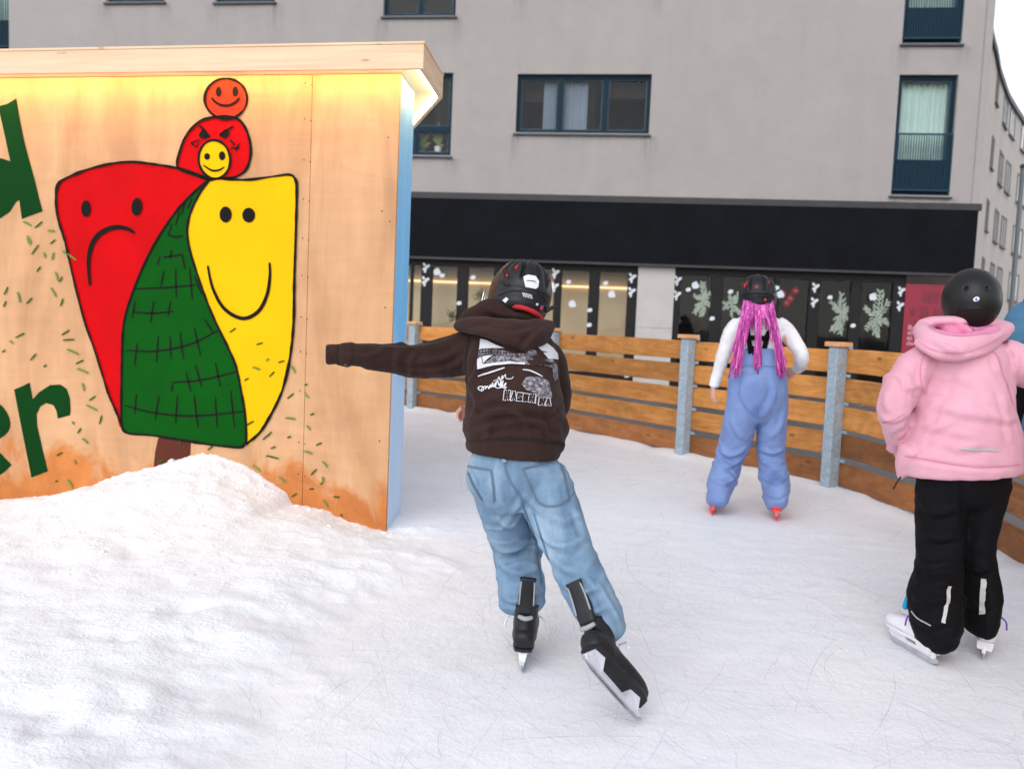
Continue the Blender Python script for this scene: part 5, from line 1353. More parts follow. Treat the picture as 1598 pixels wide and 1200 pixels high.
# ------------------------------------------------------------------ the boy in the brown hoodie
def boy():
    fl_ = gnd(813, 1052); tl = V((.06, 1, 0)).normalized(); ul = V((.03, 0, 1)); oL = fl_ + tl * .122
    tip = gnd(998, 1132, .012); tr = V((.61, .30, -.73)).normalized(); ur = V((.06, .88, .47)); oR = tip - tr * .170
    root = empty('person', oL, 'skater in brown hoodie, light jeans and black hockey skates with one arm stretched out', 'person')
    _, wL, shL = skate(root, oL, tl, ul, 'hockey', -4, 1.1)
    _, wR, shR = skate(root, oR, tr, ur, 'hockey', 30, 1.12)
    anL, anR = wL(-.034, 0, .14), wR(-.034, 0, .14)
    tpL, tpR = shL(-.03, 0, .235), shR(-.03, 0, .235)
    R = frame((-.32, .92, -.16), (.20, .22, 1))
    hc = at(811, 462, 3.02)
    j = dict(R=R, head=hc - R.col[2] * .012, neck=at(805, 512, 2.99), chest=at(800, 580, 2.91), pelvis=at(802, 705, 2.81), hipL=at(773, 738, 2.81), hipR=at(842, 742, 2.80),
             knL=at(806, 850, 2.98), knR=at(886, 850, 2.70), anL=anL, anR=anR, toeL=tl, toeR=tr, upfL=ul, upfR=ur,
             shL=at(738, 540, 2.97), elL=at(640, 566, 2.95), wrL=at(570, 554, 2.905), hdL=V((-1, -.05, .02)), hnL=V((0, .2, -1)), curlL=1.3,
             shR=at(848, 556, 2.99), elR=at(866, 628, 3.06), wrR=at(752, 648, 3.15), hdR=V((-1, -.10, .12)), hnR=V((0, -1, -.25)), curlR=.9)
    j['hdL'] = (at(520, 552, 2.88) - j['wrL']).normalized()
    body(root, j, .98)
    # jeans
    b4 = V((0, 0, 0))
    L = [S(803, 706, 2.81, 66, .112), S(802, 728, 2.81, 73, .118), S(803, 752, 2.80, 76, .122), S(806, 778, 2.80, 62, .10)]
    lgL = [S(775, 742, 2.81, 42, .098), S(780, 775, 2.83, 42, .092), S(788, 805, 2.88, 38, .086), S(804, 848, 2.965, 40, .084), S(809, 885, 2.945, 38, .082), S(813, 918, 2.915, 37, .08), S(816, 944, 2.90, 38, .078)]
    kD = (tpR - anR).normalized()
    lgR = [S(842, 742, 2.80, 43, .10), S(856, 780, 2.77, 44, .096), S(868, 812, 2.74, 43, .09), S(887, 855, 2.69, 38, .085), S(906, 898, 2.62, 38, .082), S(926, 938, 2.57, 37, .078), S(944, 972, 2.545, 36, .07), S(957, 990, 2.53, 26, .05)]
    wr = [(at(778, 760, 2.83), at(804, 845, 2.96), .14, .010, 9, 2.6, 1.3, .9), (at(804, 835, 2.96), at(816, 945, 2.9), .13, .012, 12, 2.6, 4.1, 1.1),
          (at(850, 760, 2.79), at(887, 850, 2.7), .14, .010, 9, 2.6, 7.7, .9), (at(887, 845, 2.7), at(945, 980, 2.54), .13, .011, 11, 2.6, 2.9, 1.1), (at(800, 700, 2.8), at(806, 800, 2.8), .2, -.006, 8, 9, 5.5, .8)]
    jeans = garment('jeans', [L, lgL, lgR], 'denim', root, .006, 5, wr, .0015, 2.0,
        [([(762, 840), (785, 858), (808, 855), (832, 838)], 5, .013), ([(773, 870), (795, 890), (820, 893), (847, 880)], 6, .010), ([(782, 928), (800, 938), (826, 931), (846, 920)], 4, .009), ([(772, 808), (795, 821), (816, 814)], 5, .008), ([(815, 775), (802, 800), (782, 826)], 5, .008),
        ([(836, 822), (862, 848), (890, 850), (914, 836)], 5.5, .012), ([(850, 856), (868, 876), (885, 888), (905, 893)], 6, .009), ([(873, 903), (900, 925), (938, 914)], 5, .010), ([(888, 928), (915, 954), (950, 948)], 5, .009), ([(910, 895), (938, 930), (962, 968)], 5, .009), ([(893, 790), (905, 815), (913, 838)], 5, .008), ([(848, 798), (880, 812), (907, 800)], 6, .007), ([(930, 905), (950, 940), (972, 980)], 4, .008),
        ([(768, 790), (790, 799), (814, 784)], 5, .009), ([(742, 758), (765, 792), (792, 806)], 6, .007), ([(818, 770), (835, 790), (848, 800)], 5, .007), ([(735, 722), (748, 745), (756, 770)], 4, .004)])
    dj = drape(jeans, .0022)
    f = Flat(dj); fd_ = Flat(dj)
    def seam(pts, w1=1.6, w2=2.8):
        fd_.stroke(pts, w2, 0, k=8); f2.stroke(pts, w1, 0, k=8)
    f2 = Flat(drape(jeans, .0036))
    dk, stt = Flat(dj), Flat(drape(jeans, .0034))
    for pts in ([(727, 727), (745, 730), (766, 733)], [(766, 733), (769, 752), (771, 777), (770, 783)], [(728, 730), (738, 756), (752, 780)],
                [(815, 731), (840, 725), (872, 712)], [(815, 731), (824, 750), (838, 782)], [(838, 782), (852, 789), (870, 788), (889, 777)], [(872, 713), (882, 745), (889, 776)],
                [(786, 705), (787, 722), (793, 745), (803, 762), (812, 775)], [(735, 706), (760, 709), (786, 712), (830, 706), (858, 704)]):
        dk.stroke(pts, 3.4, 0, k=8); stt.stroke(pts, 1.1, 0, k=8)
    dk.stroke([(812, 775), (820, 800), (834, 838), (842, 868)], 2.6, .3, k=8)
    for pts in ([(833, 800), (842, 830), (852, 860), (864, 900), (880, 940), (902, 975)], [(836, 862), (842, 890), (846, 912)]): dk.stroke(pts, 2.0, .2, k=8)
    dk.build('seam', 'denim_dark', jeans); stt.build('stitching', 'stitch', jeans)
    lp = Flat(drape(jeans, .006)); lp.stroke([(786, 703), (786.5, 712), (787, 722)], 6.5, 0); lp.build('belt_loop', 'denim', jeans)
    # hoodie
    TS = [S(800, 708, 2.81, 74, .128), S(801, 698, 2.81, 77, .134), S(802, 689, 2.815, 78, .136), S(803, 678, 2.82, 83, .146), S(804, 655, 2.84, 82, .146), S(802, 620, 2.87, 76, .134), S(800, 585, 2.905, 73, .126), S(797, 552, 2.94, 72, .118), S(796, 530, 2.965, 63, .106), S(798, 510, 2.985, 42, .085), 'flat']
    AL = [S(770, 545, 2.96, 30, .06, V((0, 0, 1))), S(738, 548, 2.97, 35, .072, V((0, 0, 1))), S(700, 556, 2.965, 33, .066, V((0, 0, 1))), S(655, 563, 2.955, 28, .058, V((0, 0, 1))), S(610, 559, 2.935, 24, .05, V((0, 0, 1))), S(560, 554, 2.905, 19.5, .042, V((0, 0, 1))), S(538, 553.5, 2.892, 18, .038, V((0, 0, 1))), S(528, 553, 2.888, 16, .034, V((0, 0, 1))), S(518, 553, 2.884, 16, .033, V((0, 0, 1))), S(508, 553, 2.88, 16, .033, V((0, 0, 1))), 'flat']
    AR = [S(825, 548, 2.96, 26, .06), S(852, 562, 2.97, 30, .068), S(866, 592, 3.0, 24, .062), S(866, 628, 3.06, 25, .058), S(848, 645, 3.13, 24, .05), S(800, 650, 3.17, 22, .045, V((0, 0, 1))), S(744, 650, 3.15, 17, .036, V((0, 0, 1))), 'flat']
    wr = [(at(803, 700, 2.8), at(802, 640, 2.86), .25, .017, 11, 3, 1.1, 1.1), (at(802, 650, 2.85), at(797, 540, 2.95), .22, -.006, 9, 6, 3.3, .8),
          (at(735, 548, 2.97), at(640, 565, 2.95), .12, .013, 9, 3, 6.2, 1.2), (at(660, 563, 2.95), at(515, 553, 2.88), .1, .009, 11, 3, 8.8, 1.2), (at(860, 560, 2.98), at(868, 640, 3.07), .10, .006, 16, 4, 2.2, 1.0)]
    ho = garment('hoodie', [TS, AL, AR], 'hoodie', root, .006, 5, wr, .0015, 2.0,
        [([(718, 666), (760, 650), (800, 641), (850, 642), (886, 662)], 7, .012), ([(722, 680), (770, 664), (820, 657), (872, 670)], 6, .010), ([(738, 640), (775, 622), (802, 630), (832, 641)], 6, .010), ([(798, 640), (815, 652), (826, 670)], 5, .009), ([(884, 640), (868, 658), (874, 684)], 5, .010), ([(732, 598), (745, 630), (735, 656)], 6, .009), ([(722, 592), (735, 560), (746, 532)], 5, .009), ([(728, 612), (742, 582), (751, 560)], 5, .007), ([(870, 600), (860, 630), (848, 642)], 5, .008), ([(872, 620), (862, 645), (866, 672)], 5, .008),
        ([(704, 533), (660, 543), (620, 545), (560, 541)], 5, .008), ([(694, 578), (650, 582), (606, 573)], 5, .008), ([(722, 543), (690, 560), (652, 562)], 6, .009), ([(606, 543), (575, 556), (545, 553)], 4.5, .007), ([(652, 547), (640, 566), (646, 588)], 5, .008), ([(630, 545), (618, 560), (622, 580)], 5, .006), ([(760, 690), (762, 672), (770, 660)], 4, .006), ([(845, 692), (842, 676), (836, 664)], 4, .006), ([(725, 560), (700, 575), (668, 580)], 5, .007)])
    HD = [[S(717, 509, 2.94, 9, .025), S(736, 508, 2.88, 15, .042), S(765, 512, 2.845, 18, .05), S(795, 520, 2.835, 23, .055), S(818, 524, 2.84, 25, .055), S(842, 518, 2.87, 19, .045), S(858, 508, 2.92, 8, .025)],
          [S(716, 506, 2.95, 7, .02), S(736, 493, 2.945, 14, .035), S(768, 484, 2.935, 15, .038), S(805, 492, 2.935, 12, .034), S(836, 506, 2.945, 10, .028), S(855, 516, 2.95, 6, .02)],
          [S(770, 500, 2.97, 30, .05), S(820, 508, 2.97, 30, .05)]]
    for l in HD[:2]:
        for i, p in enumerate(l): l[i] = (p[0], p[1], p[2], V((0, 0, 1)))
    wr = [(at(720, 515, 2.88), at(855, 520, 2.88), .15, .014, 3, 8, 4.4, .9)]
    garment('hood', HD, 'hoodie', root, .0055, 4, wr, .002, 2.0, [([(722, 512), (760, 507), (800, 514), (850, 502)], 5, -.010), ([(765, 518), (800, 533), (822, 546)], 5, .010), ([(854, 513), (832, 528), (816, 548)], 5, .010), ([(732, 516), (765, 524), (795, 538)], 5, .009), ([(760, 484), (790, 492), (830, 494)], 4, .007), ([(740, 500), (775, 496), (812, 505)], 4, .007)])
    bd = Flat(drape(ho, .002)); bd.stroke([(723, 689), (760, 686), (800, 684), (840, 687), (881, 694)], 2.2, 0, k=8); bd.build('hem_seam', 'deepblack', ho)
    cf = Flat(drape(ho, .002)); cf.stroke([(527, 536), (526, 553), (528, 571)], 1.6); cf.stroke([(735, 510), (729, 540), (726, 575), (729, 600)], 1.8); cf.build('sleeve_seam', 'deepblack', ho)
    # print on the back
    q = lambda pts: [(700 + x / 5.715, 500 + y / 5.715) for x, y in pts]
    g1, w1, k1 = Flat(drape(ho, .002)), Flat(drape(ho, .0032)), Flat(drape(ho, .0044))
    g1.poly(q([(280, 200), (400, 230), (520, 280), (600, 295), (680, 288), (740, 262), (800, 270), (870, 330), (930, 350), (970, 420), (965, 470), (930, 430), (880, 410), (760, 400), (690, 396), (680, 372), (540, 375), (420, 378), (330, 400), (262, 430), (266, 300)]), 4)
    g1.poly(q([(690, 510), (760, 500), (850, 520), (893, 545), (905, 620), (922, 660), (920, 700), (840, 690), (760, 650), (690, 620), (650, 570)]), 4)
    g1.poly(q([(925, 430), (968, 450), (972, 520), (945, 545), (928, 500)]), 4)
    w1.poly(q([(286, 168), (340, 180), (430, 225), (500, 252), (430, 248), (340, 252), (272, 262)]), 4)
    w1.poly(q([(262, 345), (330, 318), (420, 303), (360, 345), (315, 392), (540, 368), (600, 378), (682, 376), (682, 398), (560, 390), (400, 405), (258, 437)]), 4)
    w1.poly(q([(742, 250), (790, 205), (822, 182), (880, 210), (930, 250), (968, 300), (973, 350), (930, 345), (890, 350), (840, 290), (890, 290), (830, 275), (790, 240)]), 4)
    w1.stroke(q([(265, 500), (380, 465), (500, 425)]), 2.4, .3); w1.stroke(q([(660, 443), (720, 450), (780, 475), (835, 505)]), 2.2, .4)
    for y in (262, 285, 310): k1.stroke(q([(275, y + 6), (400, y), (560, y + 12), (700, y + 10)]), .9)
    for x in range(285, 720, 26): k1.stroke(q([(x, 250 + (x - 285) * .05), (x - 4, 300 + (x - 285) * .06)]), .8)
    k1.stroke(q([(300, 330), (305, 385)]), 1.0); k1.stroke(q([(312, 390), (360, 345), (425, 303)]), 1.2)
    k1.poly(q([(770, 240), (830, 290), (878, 352), (800, 352), (750, 345), (720, 330), (790, 310)]), 4)
    k1.poly(q([(690, 360), (800, 352), (930, 380), (900, 405), (720, 395)]), 4)
    rr = random.Random(4)
    # hand written tag
    w1.stroke(q([(290, 628), (268, 612), (280, 596), (310, 594), (318, 618), (296, 630), (310, 600), (338, 592), (330, 615), (352, 590), (362, 612), (376, 578), (384, 600), (396, 560), (402, 596), (424, 556), (420, 592), (440, 540), (452, 584), (474, 536), (462, 600), (490, 540), (478, 596), (514, 560), (496, 610), (520, 596)]), 1.5, 0, k=5)
    w1.stroke(q([(372, 602), (400, 590), (440, 606), (480, 600), (510, 612)]), 1.4); w1.stroke(q([(400, 545), (440, 530), (452, 506), (460, 540), (484, 494), (480, 530), (508, 486), (514, 520), (560, 524), (580, 505)]), 1.3, .3, k=5)
    # outlined block lettering
    L_ = {'H': [(0, 0), (.3, 0), (.32, .4), (.62, .38), (.62, 0), (.95, .02), (.92, 1), (.6, 1), (.6, .66), (.34, .68), (.3, 1), (0, .98)], 'A': [(.1, 1), (.35, 0), (.7, 0), (1, 1), (.68, 1), (.62, .75), (.42, .75), (.38, 1)],
          'S': [(.95, .05), (.95, .3), (.4, .32), (.4, .42), (.95, .5), (.9, 1), (.05, .95), (.05, .7), (.55, .72), (.55, .62), (.05, .52), (.1, 0)], 'C': [(.95, .1), (.9, .35), (.4, .3), (.38, .72), (.95, .68), (.92, .98), (.1, 1), (.02, .5), (.12, 0)],
          'I': [(.2, .0), (.75, .05), (.7, 1), (.22, .97)], 'U': [(0, 0), (.34, 0), (.36, .68), (.6, .68), (.62, 0), (.96, .02), (.9, 1), (.08, 1)], 'N': [(0, 1), (.05, 0), (.4, .05), (.6, .5), (.64, 0), (.97, 0), (.95, 1), (.6, 1), (.38, .55), (.36, 1)]}
    x = 498
    for i, ch in enumerate('HASCHINA'):
        wd = 62 if ch != 'I' else 38; y0 = 628 + i * 9 + rr.uniform(-6, 6); hh = 88 - i * 2
        w1.stroke(q([(x + px_ * wd + (py_ * -8), y0 + py_ * hh) for px_, py_ in L_[ch]]), 1.25, 0, sm=False, closed=True); k1.poly(q([(x + px_ * wd * .86 + 4 + (py_ * -8), y0 + 7 + py_ * hh * .85) for px_, py_ in L_[ch]]), 3)
        x += wd * .88
    g1.build('graphic_print', 'print_grey', ho); w1.build('graphic_print', 'print_white', ho); k1.build('graphic_print', 'hoodie', ho)
    # helmet with pad, badge and stickers
    he, pos = helmet(root, hc, R, .107, .135, .128, 'ridged', 'helmet')
    np_ = MB(); np_.loft([(at(788, 476, 2.93), .006, .007), (at(805, 478.5, 2.90), .0075, .009), (at(822, 482.5, 2.89), .0075, .009), (at(837, 490, 2.90), .0075, .009), (at(848, 502, 2.94), .006, .007)], 10, 4); np_.build('nape_pad', 'redpad', he, True)
    pd = MB()
    pd.loft([(pos(math.radians(a_), math.radians(-46), .010), .007, .009) for a_ in range(-80, 81, 20)], 10, 3); pd.build('nape_pad', 'redpad', he, True)
    dh = drape(he, .0012); fv = Flat(dh)
    fv.stroke([(815, 410), (817.5, 420), (817.5, 431)], 3.6, .4); fv.stroke([(838, 414), (841.5, 423), (841.5, 434)], 3.6, .4); fv.stroke([(787, 420), (790, 428), (794, 434)], 6.5, .3); fv.stroke([(783, 440), (790, 446), (796, 444)], 4, .5); fv.stroke([(852, 428), (855, 440), (853, 450)], 3, .5); fv.stroke([(777, 462), (795, 455), (815, 453)], 1.2, .3); fv.stroke([(838, 458), (848, 464), (854, 474)], 1.2, .3); fv.build('vent', 'deepblack', he)
    fv = Flat(drape(he, .002)); fv.stroke([(788, 423), (790.5, 428), (792.5, 432)], 3.6, .3); fv.build('vent', 'redpad', he)
    fw_ = Flat(dh)
    fw_.poly([(817, 432), (824, 429), (836, 431), (841, 439), (840, 448), (836, 451), (820, 448), (818, 440)], 2); o_ = fw_.build('badge', 'whitedecal', he)
    fb = Flat(drape(he, .002)); fb.stroke([(822, 438), (830, 438.5), (836, 440)], .9); fb.build('badge_print', 'deepblack', o_)
    fw_ = Flat(dh)
    for k in range(6): fw_.stroke([(815.5 + k * 2.6, 458 + k * .6), (816.8 + k * 2.6, 460.5 + k * .6), (817.6 + k * 2.5, 463.5 + k * .6)], 1.1, 0, sm=False)
    fw_.stroke([(815, 457.5), (822, 458.6), (830, 461)], .9); fw_.poly(ellipse_px(838, 475, 2.2, 2, 0, 10), 2); fw_.build('lettering', 'whitedecal', he)
    fw_ = Flat(dh); fw_.poly(ellipse_px(845, 480, 2.6, 4.2, .3, 12), 2); fw_.build('sticker', 'redprint', he)
    fw_ = Flat(drape(he, .002)); fw_.poly(ellipse_px(846.5, 478, 1.6, 2.2, .3, 10), 2); fw_.build('sticker', 'blueprint', he)
    fw_ = Flat(dh); fw_.poly([(784, 469), (790, 464), (794, 467), (789, 473)], 2); fw_.build('sticker', 'whitedecal', he)
    st = MB(); st.loft([(at(851, 486, 2.96), .008, .002, V((0, 0, 1))), (at(860, 481, 2.96), .007, .002, V((0, 0, 1))), (at(871, 478.5, 2.97), .006, .002, V((0, 0, 1)))], 8, 3); st.build('strap', 'blackplastic', he, True)
    vz = MB(); cage = []
    for el in (-8, -26, -40): vz.tube([hc + R.col[0] * .118 * math.sin(t) + R.col[1] * (.03 + .135 * math.cos(t)) + R.col[2] * (-.02 + .0018 * el) for t in [x_ * .26 - 1.45 for x_ in range(12)]], .0028, 6, 2)
    for t in (-1.45, -.9, -.35, .2, .75, 1.4): vz.tube([hc + R.col[0] * .118 * math.sin(t) + R.col[1] * (.03 + .135 * math.cos(t)) + R.col[2] * z_ for z_ in (.0, -.05, -.095)], .0028, 6, 2)
    vz.build('face_cage', 'steel', he, True)
    hr_ = MB(); hr_.ball(hc - R.col[2] * .008 - R.col[1] * .012, R, .082, .098, .10, 20, 12); hr_.build('hair', 'hair_dark', root, True)
boy()

# ------------------------------------------------------------------ the skater with pink braids
def painted_shade(o, spots):                    # shading at seat and legs, painted into the cloth colour
    me = o.data; wl = worldloc(o); a = me.attributes.new('painted_shade', 'FLOAT', 'POINT'); val = []
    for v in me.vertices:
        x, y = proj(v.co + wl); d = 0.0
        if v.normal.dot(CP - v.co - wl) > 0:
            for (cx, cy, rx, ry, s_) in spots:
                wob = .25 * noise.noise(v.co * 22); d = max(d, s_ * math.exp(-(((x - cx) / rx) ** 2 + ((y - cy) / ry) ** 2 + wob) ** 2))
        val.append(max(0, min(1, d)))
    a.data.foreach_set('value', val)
    m_ = me.materials[0].copy(); me.materials[0] = m_; t = m_.node_tree; at_ = t.nodes.new('ShaderNodeAttribute'); at_.attribute_name = 'painted_shade'
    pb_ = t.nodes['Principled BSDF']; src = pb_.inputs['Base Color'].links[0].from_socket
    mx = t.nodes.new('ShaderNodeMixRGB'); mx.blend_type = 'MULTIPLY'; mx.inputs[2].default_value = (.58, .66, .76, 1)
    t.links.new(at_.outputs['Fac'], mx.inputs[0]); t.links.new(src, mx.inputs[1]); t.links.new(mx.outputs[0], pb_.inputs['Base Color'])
def girl():
    yL, yR = 5.38, 5.28
    cL = gnd(1110, 804); cR = gnd(1211, 814)
    tl = V((.19, 1, 0)).normalized(); tr = V((.31, 1, 0)).normalized()
    uL, uR = V((.20, 0, 1)), V((-.02, 0, 1))
    oL, oR = cL + tl * .11, cR + tr * .11
    root = empty('person', (oL + oR) / 2, 'skater with long pink braids, white top and blue snow trousers seen from behind', 'person')
    _, wL, shL = skate(root, oL, tl, uL, 'soft', -6, 1.08); _, wR, shR = skate(root, oR, tr, uR, 'soft', -6, 1.08)
    Y = 5.40
    R = frame((.26, .96, -.06), (-.03, .1, 1))
    hc = at(1182, 462, Y + .08)
    j = dict(R=R, head=hc - R.col[2] * .03, neck=at(1183, 490, Y + .05), chest=at(1184, 530, Y + .03), pelvis=at(1182, 600, Y), hipL=at(1160, 615, Y), hipR=at(1206, 615, Y),
             knL=at(1146, 705, Y + .15), knR=at(1203, 708, Y + .12), anL=wL(-.034, 0, .14), anR=wR(-.034, 0, .14), toeL=tl, toeR=tr, upfL=uL, upfR=uR,
             shL=at(1152, 512, Y + .04), elL=at(1128, 557, Y + .0), wrL=at(1113, 603, Y + .04), hdL=V((.06, .12, -1)), hnL=V((1, .1, .1)), curlL=.55,
             shR=at(1215, 512, Y + .04), elR=at(1251, 556, Y - .02), wrR=at(1241, 577, Y + .16), hdR=V((-.35, .8, -.5)), hnR=V((-.6, -.1, -.6)), curlR=.9)
    body(root, j, 1.05)
    # trousers with bib
    P = [S(1183, 550, Y + .02, 33, .13), S(1182, 570, Y + .01, 41, .15), S(1182, 600, Y, 46, .165), S(1182, 628, Y, 46, .16), S(1182, 648, Y, 36, .12)]
    LL = [S(1160, 625, Y, 25, .125), S(1154, 660, Y + .03, 25.5, .12), S(1147, 692, Y + .10, 24, .115), S(1137, 722, Y + .14, 23, .11), S(1127, 750, Y + .07, 23.5, .125), S(1121, 770, Y + .0, 19, .135), S(1118, 785, Y - .02, 15.5, .125)]
    LR = [S(1205, 625, Y, 24.5, .125), S(1204, 660, Y + .03, 23, .12), S(1203, 695, Y + .08, 22, .115), S(1204, 722, Y + .10, 21.5, .11), S(1209, 752, Y + .0, 22, .125), S(1212, 775, Y - .08, 18, .135), S(1212, 789, Y - .11, 14.5, .125)]
    wr = [(at(1158, 640, Y), at(1145, 700, Y + .1), .2, .008, 10, 3, 1.7, .8), (at(1145, 695, Y + .1), at(1121, 780, Y + .1), .2, .026, 9, 2.4, 4.7, 1.0), (at(1205, 640, Y), at(1203, 700, Y + .1), .2, .008, 10, 3, 6.6, .8), (at(1203, 695, Y + .1), at(1212, 785, Y + .05), .2, .025, 9, 2.4, 9.1, 1.0)]
    tr_ = garment('snow_trousers', [P, LL, LR], 'bluepants', root, .009, 5, wr, .003, 2.0,
        [([(1163, 588), (1158, 615), (1172, 640), (1183, 652)], 5, .016), ([(1204, 588), (1208, 615), (1196, 640), (1184, 652)], 5, .016), ([(1118, 698), (1140, 711), (1168, 698)], 3.5, .018), ([(1110, 718), (1135, 729), (1160, 714)], 3.5, .018), ([(1105, 744), (1130, 755), (1152, 740)], 3.5, .018), ([(1180, 698), (1205, 707), (1228, 698)], 3.5, .016), ([(1182, 718), (1208, 726), (1230, 714)], 3.5, .017), ([(1188, 744), (1210, 752), (1232, 741)], 3.5, .017), ([(1194, 768), (1212, 775), (1228, 768)], 3.5, .014), ([(1140, 650), (1150, 675), (1168, 690)], 4, .011), ([(1225, 640), (1215, 670), (1190, 690)], 4, .011), ([(1150, 572), (1165, 580), (1182, 578)], 4, .008)])
    painted_shade(tr_, ((1184, 618, 30, 20, .4), (1183, 640, 12, 12, .7), (1210, 746, 11, 12, .8), (1140, 735, 10, 14, .3)))
    f = Flat(drape(tr_, .004)); 0 and f.poly(C([(1160, 612), (1172, 596), (1183, 594), (1198, 598), (1210, 612), (1214, 630), (1200, 628), (1190, 640), (1183, 650), (1176, 640), (1164, 634)]), 3)
    f = Flat(drape(tr_, .006)); f.stroke([(1145, 574), (1165, 571), (1185, 571), (1205, 572), (1221, 575)], 1.0); f.stroke([(1183, 640), (1182, 652)], 1.2); f.build('seam', 'denim_dark', tr_)
    # sweater
    TS = [S(1184, 562, Y + .02, 32, .115), S(1184, 545, Y + .03, 33, .12), S(1184, 522, Y + .04, 36, .12), S(1183, 504, Y + .05, 36, .105), S(1183, 492, Y + .06, 24, .08), S(1183, 484, Y + .06, 15, .06), 'flat']
    AL = [S(1155, 506, Y + .05, 13, .06), S(1143, 517, Y + .04, 13.5, .06), S(1134, 540, Y + .02, 12, .05), S(1127, 560, Y, 11, .046), S(1119, 585, Y + .02, 8.5, .036), S(1114, 604, Y + .04, 8, .032), 'flat']
    AR = [S(1212, 506, Y + .05, 13, .06), S(1226, 515, Y + .04, 13, .06), S(1240, 535, Y + .0, 12, .052), S(1251, 556, Y - .02, 11, .05), S(1249, 570, Y + .05, 10, .042), S(1244, 576, Y + .13, 9, .036), 'flat']
    wr = [(at(1143, 510, Y), at(1114, 604, Y), .12, .007, 16, 4, 1.9, 1.1), (at(1226, 510, Y), at(1251, 556, Y), .12, .007, 16, 4, 6.9, 1.1)]
    garment('sweater', [TS, AL, AR], 'knit', root, .009, 4, wr, .003)
    # braces crossing over the back
    sb = MB()
    for (a_, b_) in (((1163, 494), (1172, 552)), ((1204, 496), (1191, 552))):
        pts = []
        for k in range(7):
            t = k / 6; x, y = a_[0] + (b_[0] - a_[0]) * t, a_[1] + (b_[1] - a_[1]) * t
            pts.append((at(x, y, Y - .095 + .09 * (1 - t) ** 3), 4.0 * Y / FPX, .003, RT))
        sb.loft(pts, 8, 3, 'flat')
    sb.loft([(at(1168, 527, Y - .10), .016, .004, V((0, 0, 1))), (at(1196, 528, Y - .10), .016, .004, V((0, 0, 1)))], 8, 2, 'flat')
    sb.loft([(at(1181, 540, Y - .10), .03, .005, RT), (at(1181, 554, Y - .105), .03, .006, RT)], 8, 2, 'flat')
    sb.build('braces', 'blackcloth', root, True)
    # braids
    rr = random.Random(11); hb = MB(); tone = []
    def mark_tone(): t_ = rr.random(); tone.extend([t_] * (len(hb.v) - len(tone)))
    groups = [(1148, 576, 6, 24, 70), (1182, 574, 4.5, 18, 46), (1221, 576, 6, 24, 70), (1160, 540, 6, 20, 16), (1207, 530, 6, 20, 14)]     # x, y, spread x, spread y, strands
    for gi, (gx, gy, sx_, sy_, cnt) in enumerate(groups):
        for i in range(cnt):
            x, y = gx + rr.gauss(0, sx_ * .55), gy + min(rr.gauss(-4, sy_ * .5), 14)
            x0 = 1183 + (gx - 1183) * .46 + rr.uniform(-6, 6); x0 = min(max(x0, 1160), 1206); y0 = 472 + rr.uniform(-3, 3)
            pts = []; n = 9; yo = rr.uniform(-.03, .015); ph = rr.uniform(0, 6); am = rr.uniform(.6, 2.2)
            rad_ = rr.choice((.0018, .0026, .0034, .0046, .006))
            for k in range(n + 1):
                t = k / n; xx = x0 + (x - x0) * (t ** .95) + am * math.sin(t * 6 + ph) * t; yy = y0 + (y - y0) * t
                dep = Y - .02 - .105 * min(1, t * 2.4) - .025 * t + yo * t
                wd = rad_ * (1 - .55 * t) * (1.15 if k % 2 else .92) + .0015
                pts.append((at(xx, yy, dep), wd, wd))
            hb.loft(pts, 5, 2); mark_tone()
    for i in range(70):                                  # hair at the nape under the helmet
        x0 = 1161 + i * .66; pts = [(at(x0, 466, Y + .02), .006, .006), (at(x0 + rr.uniform(-1, 1), 482, Y - .06 + rr.uniform(-.015, .01)), .005, .005), (at(1183 + (x0 - 1183) * rr.uniform(.9, 1.15), 500 + rr.uniform(-6, 16), Y - .10), .003, .003)]
        hb.loft(pts, 5, 3); mark_tone()
    ob_ = hb.build('braids', 'pinkhair', root, True); ta_ = ob_.data.attributes.new('tone', 'FLOAT', 'POINT'); ta_.data.foreach_set('value', tone)
    he, pos = helmet(root, hc, R, .118, .146, .135, 'ridged', 'helmet')
    f = Flat(drape(he, .002)); f.poly(ellipse_px(1194, 468, 1.8, 2.4, .3, 10), 2); f.build('sticker', 'redprint', he)
    f = Flat(drape(he, .002)); f.poly(ellipse_px(1168, 472, 1.6, 1.2, 0, 10), 2); f.poly(ellipse_px(1180, 477, 1.8, 1.0, 0, 10), 2); f.build('sticker', 'whitedecal', he)
    f = Flat(drape(he, .002)); f.stroke([(1160, 467), (1170, 463), (1181, 462), (1192, 464)], 1.2); f.build('rim_line', 'blackplastic', he)
    f = Flat(drape(he, .002)); f.stroke([(1172, 432), (1170, 442), (1170, 452)], 1.8, .4); f.stroke([(1189, 431), (1192, 441), (1193, 452)], 1.8, .4); f.stroke([(1204, 440), (1207, 450), (1207, 458)], 1.6, .4); f.stroke([(1156, 462), (1168, 458), (1182, 457), (1198, 460), (1208, 464)], 1.0, .2); f.build('vent', 'deepblack', he)
    f = Flat(drape(he, .003)); f.poly(ellipse_px(1163, 446, 1.9, 3.6, .1, 12), 2); f.poly(ellipse_px(1180.5, 448, 1.6, 2.6, 0, 12), 2); f.build('vent', 'redpad', he)
    st = MB(); st.loft([(at(1208, 476, Y + .02), .007, .002), (at(1203, 483, Y), .006, .002), (at(1197, 488, Y), .006, .002)], 6, 3); st.build('strap', 'blackplastic', he, True)
girl()

